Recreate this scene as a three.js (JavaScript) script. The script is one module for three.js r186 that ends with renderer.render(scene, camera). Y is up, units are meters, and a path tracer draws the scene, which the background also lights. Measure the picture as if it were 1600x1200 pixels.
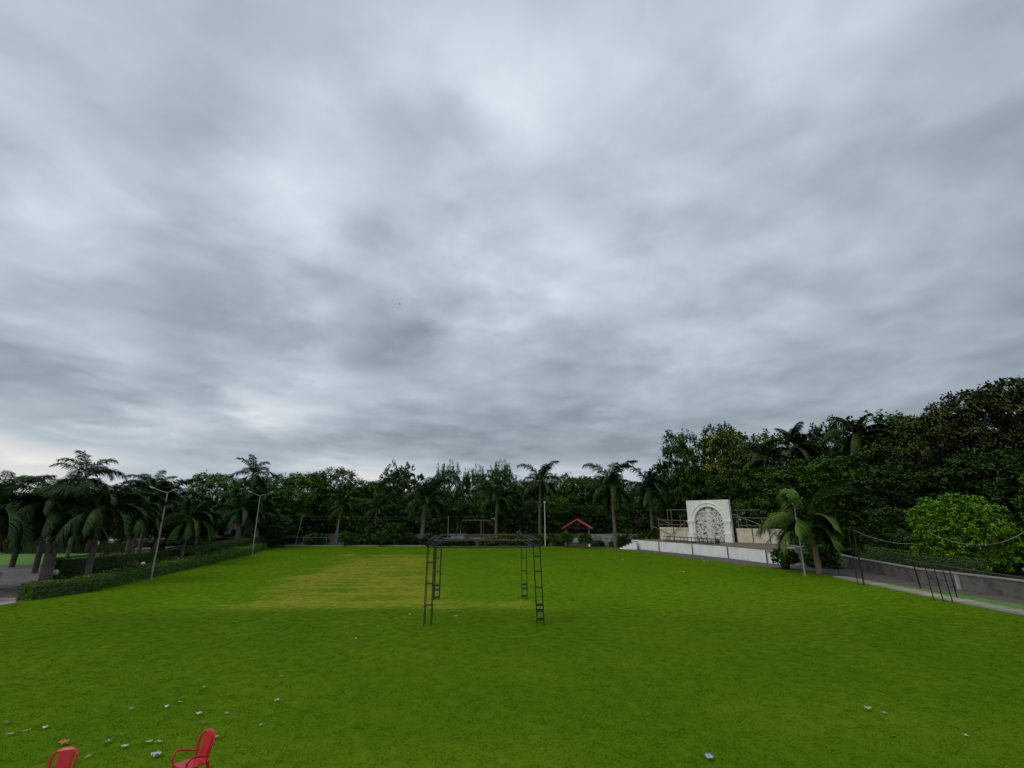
import * as THREE from 'three';
import { mergeGeometries } from 'three/addons/utils/BufferGeometryUtils.js';
import { RoundedBoxGeometry } from 'three/addons/geometries/RoundedBoxGeometry.js';

// ------------------------------------------------------------------ camera, sky, sun, exposure
const scene = new THREE.Scene();
const camera = new THREE.PerspectiveCamera(78.07, 4 / 3, 0.1, 3000);
camera.position.set(0, 4.5, 0);
camera.rotation.set(THREE.MathUtils.degToRad(15.8), 0, 0);

const renderer = new THREE.WebGLRenderer({ antialias: true });
renderer.toneMapping = THREE.LinearToneMapping;
renderer.toneMappingExposure = 1.0;
renderer.shadowMap.enabled = true;
renderer.shadowMap.type = THREE.PCFSoftShadowMap;
renderer.setSize(1024, 768);

function rng(seed) {
  let a = seed >>> 0;
  return () => { a = (a + 0x6D2B79F5) | 0; let t = Math.imul(a ^ (a >>> 15), 1 | a); t = (t + Math.imul(t ^ (t >>> 7), 61 | t)) ^ t; return ((t ^ (t >>> 14)) >>> 0) / 4294967296; };
}
const HASH = (() => { const r = rng(77), h = new Float32Array(4096); for (let i = 0; i < 4096; i++) h[i] = r(); return h; })();
const PERM = (() => { const r = rng(78), p = new Uint16Array(8192); for (let i = 0; i < 4096; i++) p[i] = i; for (let i = 4095; i > 0; i--) { const j = Math.floor(r() * (i + 1)); const t = p[i]; p[i] = p[j]; p[j] = t; } for (let i = 0; i < 4096; i++) p[i + 4096] = p[i]; return p; })();
function vn(x, y, per = 4096) {                                      // value noise 0..1, repeating every per cells
  const xi = Math.floor(x), yi = Math.floor(y); let fx = x - xi, fy = y - yi;
  fx = fx * fx * fx * (fx * (fx * 6 - 15) + 10); fy = fy * fy * fy * (fy * (fy * 6 - 15) + 10);
  const x0 = ((xi % per) + per) % per, x1 = (x0 + 1) % per, y0 = ((yi % per) + per) % per, y1 = (y0 + 1) % per;
  const a = HASH[PERM[PERM[x0] + y0]], b = HASH[PERM[PERM[x1] + y0]], c = HASH[PERM[PERM[x0] + y1]], d = HASH[PERM[PERM[x1] + y1]];
  return a + (b - a) * fx + (c - a) * fy + (a - b - c + d) * fx * fy;
}
function fbm(x, y, oct, per = 4096) {
  let s = 0, a = 0.5, n = 0, p = per;
  for (let i = 0; i < oct; i++) { s += a * vn(x + i * 17.3 * (per === 4096), y + i * 9.1 * (per === 4096), p); n += a; a *= 0.5; if (per !== 4096) { x *= 2; y *= 2; p *= 2; } else { const t = x * 1.6 - y * 1.2; y = x * 1.2 + y * 1.6; x = t; } }
  return s / n;
}
const clamp = (v, a, b) => v < a ? a : v > b ? b : v;
const smooth = (a, b, v) => { const t = clamp((v - a) / (b - a), 0, 1); return t * t * (3 - 2 * t); };

// overcast sky: one deck of cloud seen from below; [azimuth right of forward, elevation (degrees), brightness 0..255] of its thick and thin places
const CLOUDS = [[-55.6, 38.8, 200], [-47.6, 43.8, 193], [-36.1, 48.9, 192], [-28.7, 51.2, 190], [-20, 53.1, 212], [0, 54.8, 204], [20, 53.1, 192], [36.1, 48.9, 200], [47.6, 43.8, 188], [55.6, 38.8, 166], [-54.3, 34.7, 205], [-50.6, 37, 212], [-46.2, 39.4, 203], [-34.8, 44.2, 190], [-27.5, 46.4, 186], [-19.2, 48.2, 216], [-9.9, 49.4, 214], [0, 49.8, 211], [9.9, 49.4, 203], [19.2, 48.2, 201], [34.8, 44.2, 204], [46.2, 39.4, 190], [54.3, 34.7, 172], [-53, 30.3, 197], [-44.9, 34.6, 188], [-39.7, 36.8, 192], [-33.6, 39, 205], [-26.4, 41, 200], [-18.3, 42.7, 186], [-9.4, 43.8, 183], [0, 44.2, 211], [9.4, 43.8, 205], [18.3, 42.7, 195], [26.4, 41, 183], [33.6, 39, 188], [39.7, 36.8, 186], [44.9, 34.6, 180], [53, 30.3, 168], [-51.8, 25.7, 196], [-48, 27.5, 204], [-43.6, 29.4, 208], [-38.4, 31.3, 196], [-32.4, 33.3, 214], [-25.5, 35.1, 213], [-17.6, 36.5, 193], [-9, 37.5, 187], [0, 37.9, 207], [13.4, 37.1, 184], [17.6, 36.5, 198], [25.5, 35.1, 192], [32.4, 33.3, 182], [38.4, 31.3, 180], [43.6, 29.4, 176], [51.8, 25.7, 164], [-50.6, 20.8, 200], [-46.8, 22.3, 208], [-42.4, 23.9, 190], [-37.2, 25.5, 193], [-31.3, 27.1, 202], [-24.5, 28.6, 200], [-16.9, 29.8, 191], [-8.6, 30.6, 195], [0, 30.9, 206], [8.6, 30.6, 209], [16.9, 29.8, 200], [31.3, 27.1, 188], [42.4, 23.9, 178], [50.6, 20.8, 160], [-50, 18.3, 182], [-46.2, 19.6, 178], [-41.8, 21, 176], [-36.7, 22.4, 170], [-30.8, 23.9, 184], [-24.1, 25.2, 192], [-16.6, 26.3, 183], [-8.5, 27, 190], [0, 27.3, 203], [16.6, 26.3, 192], [30.8, 23.9, 185], [41.8, 21, 177], [50, 18.3, 160], [-49.4, 15.8, 186], [-45.6, 16.9, 184], [-41.2, 18.1, 180], [-36.1, 19.3, 168], [-30.3, 20.6, 176], [-25, 21.5, 198], [-20.1, 22.2, 178], [-16.3, 22.7, 169], [-8.3, 23.3, 183], [0, 23.5, 199], [16.3, 22.7, 183], [23.7, 21.7, 186], [30.3, 20.6, 181], [41.2, 18.1, 172], [49.4, 15.8, 158], [-48.9, 13.2, 170], [-45.1, 14.2, 182], [-40.7, 15.2, 200], [-35.6, 16.2, 186], [-29.8, 17.2, 180], [-23.2, 18.2, 190], [-16, 19, 166], [-12.1, 19.3, 165], [-6.5, 19.5, 182], [0, 19.7, 186], [8.1, 19.5, 178], [16, 19, 190], [23.2, 18.2, 188], [29.8, 17.2, 184], [40.7, 15.2, 170], [48.9, 13.2, 164], [-48.3, 10.7, 166], [-44.5, 11.4, 170], [-40.1, 12.2, 180], [-35.1, 13, 172], [-32.3, 13.5, 180], [-29.3, 13.9, 202], [-25.5, 14.3, 188], [-20.1, 14.9, 212], [-15.7, 15.2, 184], [-11.9, 15.5, 192], [-8, 15.7, 188], [0, 15.8, 180], [4, 15.8, 170], [8, 15.7, 176], [11.9, 15.5, 166], [15.7, 15.2, 184], [22.8, 14.6, 176], [29.3, 13.9, 170], [40.1, 12.2, 164], [48.3, 10.7, 168], [-47.8, 8.1, 188], [-45.6, 8.4, 176], [-44, 8.6, 168], [-41.9, 8.9, 185], [-39.6, 9.3, 222], [-37.2, 9.6, 195], [-34.6, 9.9, 188], [-31.8, 10.2, 205], [-28.9, 10.5, 224], [-25.7, 10.8, 218], [-22.5, 11.1, 204], [-15.4, 11.5, 184], [-7.8, 11.8, 176], [-3.9, 11.9, 172], [0, 11.9, 164], [7.8, 11.8, 163], [15.4, 11.5, 178], [22.5, 11.1, 170], [28.9, 10.5, 168], [39.6, 9.3, 164], [-47.5, 6.8, 200], [-45.7, 7, 185], [-43.7, 7.3, 172], [-39.3, 7.8, 195], [-34.3, 8.3, 182], [-28.6, 8.8, 190], [-22.3, 9.3, 182], [-15.3, 9.7, 166], [-7.8, 9.9, 160], [0, 10, 158], [7.8, 9.9, 158], [15.3, 9.7, 156], [22.3, 9.3, 160], [-47.3, 5.5, 230], [-45.4, 5.7, 228], [-43.4, 5.9, 196], [-39.1, 6.3, 182], [-34.1, 6.7, 177], [-28.4, 7.1, 170], [-22.1, 7.5, 166], [-15.1, 7.8, 159], [-7.7, 8, 157], [0, 8.1, 156], [7.7, 8, 160], [15.1, 7.8, 151], [22.1, 7.5, 156], [-46.9, 3.7, 218], [-43.1, 4, 214], [-38.7, 4.3, 198], [-33.7, 4.5, 188], [-28.1, 4.8, 192], [-21.8, 5.1, 198], [-17.8, 5.2, 214], [-13.5, 5.3, 208], [-7.6, 5.4, 188], [0, 5.5, 180], [4.6, 5.4, 200], [7.6, 5.4, 200], [15, 5.3, 194], [21.8, 5.1, 180]];
const MEAN = 186, GA = 150, GE = 120;                                  // brightness of the deck on a grid of 1 degree (azimuth -75..75) by 0.5 degree (elevation 0..60), blending into its mean all round
const DECK = new Float32Array(GA * GE);
for (let j = 0; j < GE; j++) for (let i = 0; i < GA; i++) {
  const a = i - GA / 2 + .5, e = j * .5 + .25; let s = MEAN * .003, w = .003;
  for (const [ca, ce, g] of CLOUDS) { const k = .55 + .045 * Math.max(ce, e), u = (a - ca) * Math.cos(e / 57.3) / (3.1 * (.6 + .4 * k)), v = (e - ce) / (1.5 * k), q = Math.exp(-(u * u + v * v)); s += q * g; w += q; }
  DECK[j * GA + i] = s / w;
}
function deck(az, el) {
  const x = clamp(az + GA / 2 - .5, 0, GA - 1.001), y = clamp(el * 2 - .5, 0, GE - 1.001), i = Math.floor(x), j = Math.floor(y), fx = x - i, fy = y - j, q = j * GA + i;
  const g = (DECK[q] * (1 - fx) + DECK[q + 1] * fx) * (1 - fy) + (DECK[q + GA] * (1 - fx) + DECK[q + GA + 1] * fx) * fy;
  const out = Math.max(smooth(50, 74, Math.abs(az)), smooth(50, 60, el)); return g + (MEAN - g) * out;
}
function skyColour(dx, dy, dz, out) {
  const el = Math.asin(clamp(dy, -1, 1)) * 57.29578, az = Math.atan2(dx, -dz) * 57.29578;
  const k = 1 / (Math.max(dy, 0) + 0.10), px = dx * k, pz = dz * k;
  const wx = fbm(px * 1.3 + 40, pz * 1.3 + 71, 4) - .5, wz = fbm(px * 1.3 + 140, pz * 1.3 + 11, 4) - .5;
  const n = fbm(px * 1.7 + wx * .5 + 300, pz * 1.7 + wz * .5 + 200, 6) - .5, f = fbm(px * 4.6 + wx + 500, pz * 4.6 + wz + 620, 6) - .5;   // thick and thin cloud, wisps
  const lift = smooth(0, 30, el), far = smooth(48, 80, Math.abs(az)) * .9 + 1;
  let g = deck(az + wx * 11 + f * 5, el + (wz * 7 + f * 3) * (.25 + .75 * lift)) + n * 22 * far * (.6 + .4 * lift) + f * 44 * (.65 + .35 * lift);
  g = 188 + (g - 186) * 1.10;
  g = clamp(g, 130, 244);
  const low = 1 - smooth(4, 20, el), w = smooth(190, 232, g) * (.3 + .7 * low), warm = w * low;
  const r = g - 13 + 7 * w + 2 * low + 5 * warm, b = g + 12.5 - 6 * w - 2.5 * low - 7 * warm, L = v => { v /= 255; return v <= .04045 ? v / 12.92 : Math.pow((v + .055) / 1.055, 2.4); };
  out[0] = L(r); out[1] = L(g); out[2] = L(b);
}
{
  const W = 3072, H = 1536, data = new Float32Array(W * H * 4), o = [0, 0, 0];
  for (let j = 0; j < H; j++) {
    const el = ((j + .5) / H - .5) * Math.PI, y = Math.sin(el), c = Math.cos(el);
    for (let i = 0; i < W; i++) {
      const q = (j * W + i) * 4;
      if (el <= 0) { data[q] = .40; data[q + 1] = .43; data[q + 2] = .46; data[q + 3] = 1; continue; }
      const a = ((i + .5) / W - .5) * 2 * Math.PI;
      skyColour(Math.cos(a) * c, y, Math.sin(a) * c, o);
      data[q] = o[0]; data[q + 1] = o[1]; data[q + 2] = o[2]; data[q + 3] = 1;
    }
  }
  const t = new THREE.DataTexture(data, W, H, THREE.RGBAFormat, THREE.FloatType);
  t.mapping = THREE.EquirectangularReflectionMapping; t.magFilter = THREE.LinearFilter; t.minFilter = THREE.LinearFilter; t.needsUpdate = true;
  scene.background = t; scene.environment = t;
}
const sun = new THREE.DirectionalLight(0xfff4e6, 1.1);
sun.position.set(-60, 75, 0); sun.target.position.set(0, 0, -45);
sun.castShadow = true; sun.shadow.radius = 60; sun.shadow.mapSize.set(4096, 4096);
Object.assign(sun.shadow.camera, { left: -110, right: 110, top: 110, bottom: -110, near: 1, far: 320 });
scene.add(sun, sun.target);

// ------------------------------------------------------------------ helpers (positions are written x, d: metres right of and in front of the viewer, z = -d)
const taken = new Map();
function numbered(name) { const n = taken.get(name) || 0; taken.set(name, n + 1); return n ? `${name}_${String(n).padStart(3, '0')}` : name; }
function tag(o, label, category, group, kind) { o.userData.label = label; if (category) o.userData.category = category; if (group) o.userData.group = group; if (kind) o.userData.kind = kind; return o; }
function thing(name, label, category, x = 0, y = 0, d = 0, turn = 0, group) { const o = new THREE.Group(); o.name = numbered(name); o.position.set(x, y, -d); o.rotation.y = turn; scene.add(o); return tag(o, label, category, group); }
function mesh(name, geo, mat, parent) { const m = new THREE.Mesh(geo, mat); m.name = parent ? name : numbered(name); m.castShadow = m.receiveShadow = true; (parent || scene).add(m); return m; }
function solo(name, geo, mat, label, category, x = 0, y = 0, d = 0, turn = 0, group) { const m = mesh(name, geo, mat); m.position.set(x, y, -d); m.rotation.y = turn; return tag(m, label, category, group); }
const V = (x, y, z) => new THREE.Vector3(x, y, z);
const UPV = V(0, 1, 0);
class MB {                                                           // collects faces of one mesh
  constructor() { this.p = []; this.n = []; this.c = []; this.u = []; this.i = []; this.hasC = false; }
  v(x, y, z, nx, ny, nz, c, u = 0, w = 0) { this.p.push(x, y, z); this.n.push(nx, ny, nz); if (c) { this.hasC = true; this.c.push(c[0], c[1], c[2]); } this.u.push(u, w); return this.p.length / 3 - 1; }
  quad(a, b, c, d, col) {
    const e1 = b.clone().sub(a), e2 = d.clone().sub(a), n = e1.clone().cross(e2).normalize(), L = e1.length(), M = e2.length();
    const i0 = this.v(a.x, a.y, a.z, n.x, n.y, n.z, col, 0, 0); this.v(b.x, b.y, b.z, n.x, n.y, n.z, col, L, 0); this.v(c.x, c.y, c.z, n.x, n.y, n.z, col, L, M); this.v(d.x, d.y, d.z, n.x, n.y, n.z, col, 0, M);
    this.i.push(i0, i0 + 1, i0 + 2, i0, i0 + 2, i0 + 3); return this;
  }
  box(cx, cy, cz, w, h, l, turn = 0, col) {
    const c = Math.cos(turn), s = Math.sin(turn), P = (x, y, z) => V(cx + (x * c + z * s) * 1, cy + y, cz - x * s + z * c);
    const x = w / 2, y = h / 2, z = l / 2;
    this.quad(P(-x, -y, z), P(x, -y, z), P(x, y, z), P(-x, y, z), col).quad(P(x, -y, -z), P(-x, -y, -z), P(-x, y, -z), P(x, y, -z), col);
    this.quad(P(x, -y, z), P(x, -y, -z), P(x, y, -z), P(x, y, z), col).quad(P(-x, -y, -z), P(-x, -y, z), P(-x, y, z), P(-x, y, -z), col);
    this.quad(P(-x, y, z), P(x, y, z), P(x, y, -z), P(-x, y, -z), col).quad(P(-x, -y, -z), P(x, -y, -z), P(x, -y, z), P(-x, -y, z), col);
    return this;
  }
  bar(a, b, r0, r1 = r0, seg = 6, col) { return this.tube([a, b], [r0, r1], seg, col); }
  tube(pts, rs, seg = 6, col) {
    let ref = null; const base = [];
    for (let k = 0; k < pts.length; k++) {
      const t = pts[Math.min(k + 1, pts.length - 1)].clone().sub(pts[Math.max(k - 1, 0)]).normalize();
      if (!ref) ref = Math.abs(t.y) > .9 ? V(1, 0, 0) : V(0, 1, 0);
      const a = ref.clone().sub(t.clone().multiplyScalar(ref.dot(t))).normalize(), b = t.clone().cross(a); ref = a;
      const r = Array.isArray(rs) ? rs[k] : rs, cc = Array.isArray(col?.[0]) ? col[k] : col; base.push(this.p.length / 3);
      for (let j = 0; j < seg; j++) { const q = j / seg * Math.PI * 2, nx = a.x * Math.cos(q) + b.x * Math.sin(q), ny = a.y * Math.cos(q) + b.y * Math.sin(q), nz = a.z * Math.cos(q) + b.z * Math.sin(q); this.v(pts[k].x + nx * r, pts[k].y + ny * r, pts[k].z + nz * r, nx, ny, nz, cc, j / seg, k); }
    }
    for (let k = 0; k + 1 < pts.length; k++) for (let j = 0; j < seg; j++) { const j2 = (j + 1) % seg; this.i.push(base[k] + j, base[k] + j2, base[k + 1] + j2, base[k] + j, base[k + 1] + j2, base[k + 1] + j); }
    for (const k of [0, pts.length - 1]) { const cc = Array.isArray(col?.[0]) ? col[k] : col, t = k ? 1 : -1, dir = pts[k].clone().sub(pts[k ? k - 1 : 1]).normalize(); const m = this.v(pts[k].x, pts[k].y, pts[k].z, dir.x, dir.y, dir.z, cc); for (let j = 0; j < seg; j++) { const j2 = (j + 1) % seg; t > 0 ? this.i.push(m, base[k] + j, base[k] + j2) : this.i.push(m, base[k] + j2, base[k] + j); } }
    return this;
  }
  leaf(px, py, pz, ax, ay, az, nx, ny, nz, len, wid, c) {            // a diamond leaf: base, sides, tip
    let sx = ay * nz - az * ny, sy = az * nx - ax * nz, sz = ax * ny - ay * nx; const sl = Math.hypot(sx, sy, sz) || 1; sx /= sl; sy /= sl; sz /= sl;
    const i0 = this.v(px, py, pz, nx, ny, nz, c), mx = px + ax * len * .45, my = py + ay * len * .45, mz = pz + az * len * .45, w = wid / 2;
    this.v(mx + sx * w, my + sy * w, mz + sz * w, nx, ny, nz, c); this.v(px + ax * len, py + ay * len - len * .12, pz + az * len, nx, ny, nz, c); this.v(mx - sx * w, my - sy * w, mz - sz * w, nx, ny, nz, c);
    this.i.push(i0, i0 + 1, i0 + 2, i0, i0 + 2, i0 + 3);
  }
  geo() {
    const g = new THREE.BufferGeometry();
    g.setAttribute('position', new THREE.Float32BufferAttribute(this.p, 3)); g.setAttribute('normal', new THREE.Float32BufferAttribute(this.n, 3)); g.setAttribute('uv', new THREE.Float32BufferAttribute(this.u, 2));
    if (this.hasC) g.setAttribute('color', new THREE.Float32BufferAttribute(this.c, 3));
    g.setIndex(this.i); return g;
  }
  put(name, mat, parent) { return mesh(name, this.geo(), mat, parent); }
}
const toS = v => Math.round(255 * clamp(v <= .0031308 ? v * 12.92 : 1.055 * Math.pow(v, 1 / 2.4) - .055, 0, 1));
function tex(size, fn, srgb = true, rx = 1, ry = rx) {                 // fn(u, v, out) gives linear colour on a repeating tile
  const d = new Uint8Array(size * size * 4), o = [0, 0, 0];
  for (let j = 0; j < size; j++) for (let i = 0; i < size; i++) { fn(i / size, j / size, o); const q = (j * size + i) * 4; for (let k = 0; k < 3; k++) d[q + k] = srgb ? toS(o[k]) : Math.round(clamp(o[k], 0, 1) * 255); d[q + 3] = 255; }
  const t = new THREE.DataTexture(d, size, size, THREE.RGBAFormat); t.magFilter = THREE.LinearFilter; t.minFilter = THREE.LinearFilter; t.wrapS = t.wrapT = THREE.RepeatWrapping; if (srgb) t.colorSpace = THREE.SRGBColorSpace; t.repeat.set(rx, ry); t.needsUpdate = true; return t;
}
const mixc = (o, a, b, t) => { for (let k = 0; k < 3; k++) o[k] = a[k] + (b[k] - a[k]) * t; };
const std = (rgb, rough = .8, more = {}) => new THREE.MeshStandardMaterial({ color: new THREE.Color().setRGB(...rgb), roughness: rough, ...more });

// weathered surfaces, tile of 4 m
const plasterTex = (a, b, stain, seed) => tex(512, (u, v, o) => {
  const n = fbm(u * 8, v * 8, 5, 8), m = fbm(u * 4, v * 4, 4, 4), s = smooth(.54, .74, fbm(u * 8 + 3, v * 4 + 2, 5, 8)), g = vn(u * 256, v * 256, 256);
  mixc(o, a, b, smooth(.35, .7, n) * .7 + m * .3); for (let k = 0; k < 3; k++) o[k] = (o[k] + (stain[k] - o[k]) * s * .55) * (.92 + .16 * g);
}, true, .25);
const bumpTex = tex(256, (u, v, o) => { const n = fbm(u * 16, v * 16, 5, 16); o[0] = o[1] = o[2] = n; }, false, .5);
const M = {
  whitePaint: std([1, 1, 1], .85, { map: plasterTex([.82, .84, .84], [.72, .74, .74], [.50, .50, .47], 0), bumpMap: bumpTex, bumpScale: .006 }),
  archWhite: std([1, 1, 1], .7, { map: plasterTex([.82, .82, .79], [.74, .74, .70], [.56, .55, .50], 0), bumpMap: bumpTex, bumpScale: .01 }),
  cream: std([1, 1, 1], .85, { map: plasterTex([.62, .58, .45], [.52, .48, .37], [.30, .26, .18], 0) }),
  oldWall: std([1, 1, 1], .95, { map: plasterTex([.15, .14, .125], [.075, .07, .063], [.035, .037, .03], 0), bumpMap: bumpTex, bumpScale: .015 }),
  paleWall: std([1, 1, 1], .95, { map: plasterTex([.42, .42, .40], [.28, .27, .25], [.08, .08, .07], 0), bumpMap: bumpTex, bumpScale: .012 }),
  coping: std([.30, .29, .28], .9), planks: std([1, 1, 1], .9, { map: plasterTex([.19, .14, .09], [.12, .09, .06], [.25, .20, .12], 0) }),
  concrete: std([1, 1, 1], .95, { map: plasterTex([.36, .35, .33], [.27, .26, .25], [.16, .15, .13], 0), bumpMap: bumpTex, bumpScale: .01 }),
  apron: std([1, 1, 1], .95, { map: plasterTex([.11, .09, .08], [.075, .065, .058], [.05, .045, .04], 0), bumpMap: bumpTex, bumpScale: .02 }),
  asphalt: std([1, 1, 1], .95, { map: plasterTex([.15, .145, .14], [.11, .105, .10], [.085, .08, .075], 0), bumpMap: bumpTex, bumpScale: .01 }),
  slabStone: [std([.38, .34, .24], .95, { bumpMap: bumpTex, bumpScale: .01 }), std([.32, .29, .21], .95, { bumpMap: bumpTex, bumpScale: .01 }), std([.27, .25, .20], .95, { bumpMap: bumpTex, bumpScale: .01 })],
  redPaving: std([.20, .085, .06], .9), paleConcrete: std([.50, .50, .50], .9, { bumpMap: bumpTex, bumpScale: .005 }),
  blackSteel: std([.012, .012, .015], .5, { metalness: .2 }), rustSteel: std([.09, .06, .055], .7, { metalness: .2 }), galv: std([.31, .32, .32], .5, { metalness: .3 }), bamboo: std([.17, .14, .10], .8), whiteSteel: std([.62, .63, .62], .5),
  lampHead: std([.5, .51, .52], .4, { metalness: .3 }), lampGlass: std([.75, .76, .75], .3), globe: std([.62, .64, .66], .25), dark: std([.02, .02, .022], .7),
  red: std([.50, .011, .022], .32), redRoof: std([.46, .06, .055], .6), cable: std([.34, .32, .28], .6), wire: std([.05, .05, .055], .7),
  soil: std([1, 1, 1], 1, { map: plasterTex([.085, .065, .05], [.055, .045, .035], [.06, .07, .03], 0), bumpMap: bumpTex, bumpScale: .03 }),
  leafy: new THREE.MeshPhysicalMaterial({ vertexColors: true, roughness: .7, specularIntensity: .22 }), bark: new THREE.MeshStandardMaterial({ vertexColors: true, roughness: .95 }),
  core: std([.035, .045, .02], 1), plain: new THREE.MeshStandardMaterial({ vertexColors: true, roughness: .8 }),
};

// ------------------------------------------------------------------ ground, lawn, paths
function sheet(name, pts, y, mat, uvScale = 1, o0 = 0, o1 = 0) {       // a flat polygon of x, d points
  const sh = new THREE.Shape(pts.map(([x, d]) => new THREE.Vector2(x, d))), g = new THREE.ShapeGeometry(sh), p = g.attributes.position, uv = [];
  for (let k = 0; k < p.count; k++) { const x = p.getX(k), d = p.getY(k); uv.push((x - o0) * uvScale, (d - o1) * uvScale); p.setXYZ(k, x, y, -d); }
  g.setAttribute('uv', new THREE.Float32BufferAttribute(uv, 2)); g.computeVertexNormals();
  const m = mesh(name, g, mat); m.userData.kind = 'structure'; return m;
}
const LAWN = [[-27.3, -8], [-27.2, 25.6], [-27.3, 28.6], [-26.6, 32.4], [-28.3, 39.7], [-30.5, 50.8], [-33.7, 65], [-39.9, 83.6], [9, 82.8], [15.6, 77], [16.2, 73.8], [19.5, 63.7], [21.4, 56.1], [23.2, 50.8], [25.1, 45.9], [25.6, 41], [24.9, 31], [24.4, 25], [24.3, -8]];
function inPoly(P, x, d) { let c = false; for (let i = 0, j = P.length - 1; i < P.length; j = i++) if ((P[i][1] > d) !== (P[j][1] > d) && x < (P[j][0] - P[i][0]) * (d - P[i][1]) / (P[j][1] - P[i][1]) + P[i][0]) c = !c; return c; }
const GR = { deep: [.090, .195, .005], mid: [.112, .220, .006], light: [.150, .240, .008], dry: [.42, .38, .045], farLit: [.165, .325, .005] };
function lawnColour(x, d, o) {                                         // the kinds of turf: mown and the dry rectangle where a tent has stood, with far brightness painted in
  const big = fbm(x * .09 + 30, d * .07 + 12, 4), patch = fbm(x * .33 + 70, d * .3 + 55, 4), streak = fbm(x * .25 + 9, d * 1.3 + 90, 4), fine = fbm(x * 2.2 + 200, d * 2.2 + 100, 3);
  mixc(o, GR.deep, GR.mid, smooth(.32, .68, big * .5 + patch * .5)); const b = [0, 0, 0];
  mixc(b, o, GR.light, smooth(.5, .75, patch * .55 + streak * .45) * .35);
  const e = (fbm(x * .5 + 5, d * .5 + 8, 3) - .5) * 3.2, e2 = (patch - .5) * 5;
  mixc(b, b.slice(), GR.farLit, smooth(-1, 1, (d - 26.7 + e * .3) / (.7 + 6 * smooth(0, 6, Math.max(x - 1, -17 - x)))) * (.45 + .4 * patch));                // turf edge at the tent floor; past it the far lawn's light is painted in
  const worn = smooth(-1.4, 1.4, Math.min(x + 14.8 + (d - 27) * .15 + e2, -3.9 - x - (d - 29) * .19 + e * .6, d - 26.9 + e * .3, 63 - d + e2 * 2));
  const worn2 = smooth(-.8, .8, Math.min(x + 3 + e, 1.2 - x + e, d - 26.9 + e * .2, 28.6 - d + e)) * .5;
  const rag = smooth(.36, .66, streak * .6 + patch * .25 + fine * .25);
  mixc(o, b, GR.dry, clamp(worn * (.14 + .56 * rag) + worn2 * rag, 0, .75));
  const k = (.93 + .14 * fine) * .80; o[0] *= k; o[1] *= k; o[2] *= k;
}
{
  const S = 2048, N = 1024, X0 = -42, D0 = -10, E = 96, d = new Uint8Array(S * S * 4), c = new Float32Array(N * N * 3), o = [0, 0, 0], r = rng(5);
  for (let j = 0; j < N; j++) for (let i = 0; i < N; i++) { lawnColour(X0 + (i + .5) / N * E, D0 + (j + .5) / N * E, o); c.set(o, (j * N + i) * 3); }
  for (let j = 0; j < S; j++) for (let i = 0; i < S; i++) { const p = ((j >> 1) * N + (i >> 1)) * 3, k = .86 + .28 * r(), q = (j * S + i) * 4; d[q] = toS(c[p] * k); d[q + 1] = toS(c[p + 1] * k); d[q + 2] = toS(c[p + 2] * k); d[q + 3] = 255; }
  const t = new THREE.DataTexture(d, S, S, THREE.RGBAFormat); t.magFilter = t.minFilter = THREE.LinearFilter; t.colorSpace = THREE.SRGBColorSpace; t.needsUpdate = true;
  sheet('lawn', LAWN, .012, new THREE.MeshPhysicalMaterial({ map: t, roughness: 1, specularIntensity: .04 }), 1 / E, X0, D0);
}
{ const g = new THREE.CircleGeometry(1500, 64); g.rotateX(-Math.PI / 2); const p = g.attributes.position, uv = []; for (let k = 0; k < p.count; k++) uv.push(p.getX(k), p.getZ(k)); g.setAttribute('uv', new THREE.Float32BufferAttribute(uv, 2)); const m = mesh('ground', g, M.soil); m.userData.kind = 'structure'; }
sheet('road', [[-31.4, 30.6], [-33.6, 36.4], [-36.5, 42], [-40, 49.5], [-75, 49.5], [-75, 30]], .008, M.asphalt);
const vergeMat = std([.085, .205, .010], 1, { map: tex(512, (u, v, o) => { const n = .7 + .6 * fbm(u * 64, v * 64, 4, 64) * (.6 + .8 * fbm(u * 8, v * 8, 3, 8)); o[0] = o[1] = o[2] = clamp(n, 0, 1); }, true, .25) });
sheet('grass_verge', [[-39, 49.7], [-75, 49.7], [-90, 70], [-41, 66]], .016, vergeMat);
sheet('garden_bed', [[-27.5, 29.5], [-31.4, 31], [-34, 40], [-36, 52], [-41, 84], [-39, 83], [-33.6, 65], [-30.4, 50.8], [-28.2, 39.7], [-26.7, 32.4]], .006, M.soil);
sheet('entrance_path', [[-27.25, 25.0], [-27.35, 28.4], [-28.9, 30.0], [-34, 28.5], [-34, 24]], .02, M.concrete);
sheet('brick_strip', [[-28.95, 30.05], [-29.3, 30.6], [-34, 29.2], [-34, 28.55]], .024, M.redPaving);
sheet('side_path', [[26.4, 44], [30.5, 45], [31.3, 46.5], [29.6, 30], [29.8, -8], [27.2, -8], [27.3, 28], [27.0, 36]], .01, M.apron);
sheet('grass_strip', [[25.9, 41.2], [26.35, 41.2], [27.0, 36], [27.35, 28], [27.2, -8], [25.6, -8], [25.65, 27], [25.9, 33]], .014, vergeMat);
sheet('stage_apron', [[15.7, 77], [16.25, 73.8], [19.55, 63.7], [21.45, 56.1], [23.25, 50.8], [25.15, 45.9], [26.3, 43.6], [29.4, 46], [27.4, 49.5], [26.5, 52], [25.1, 58], [23.2, 64], [20.5, 69], [16.6, 76.3]], .018, M.apron);

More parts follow.
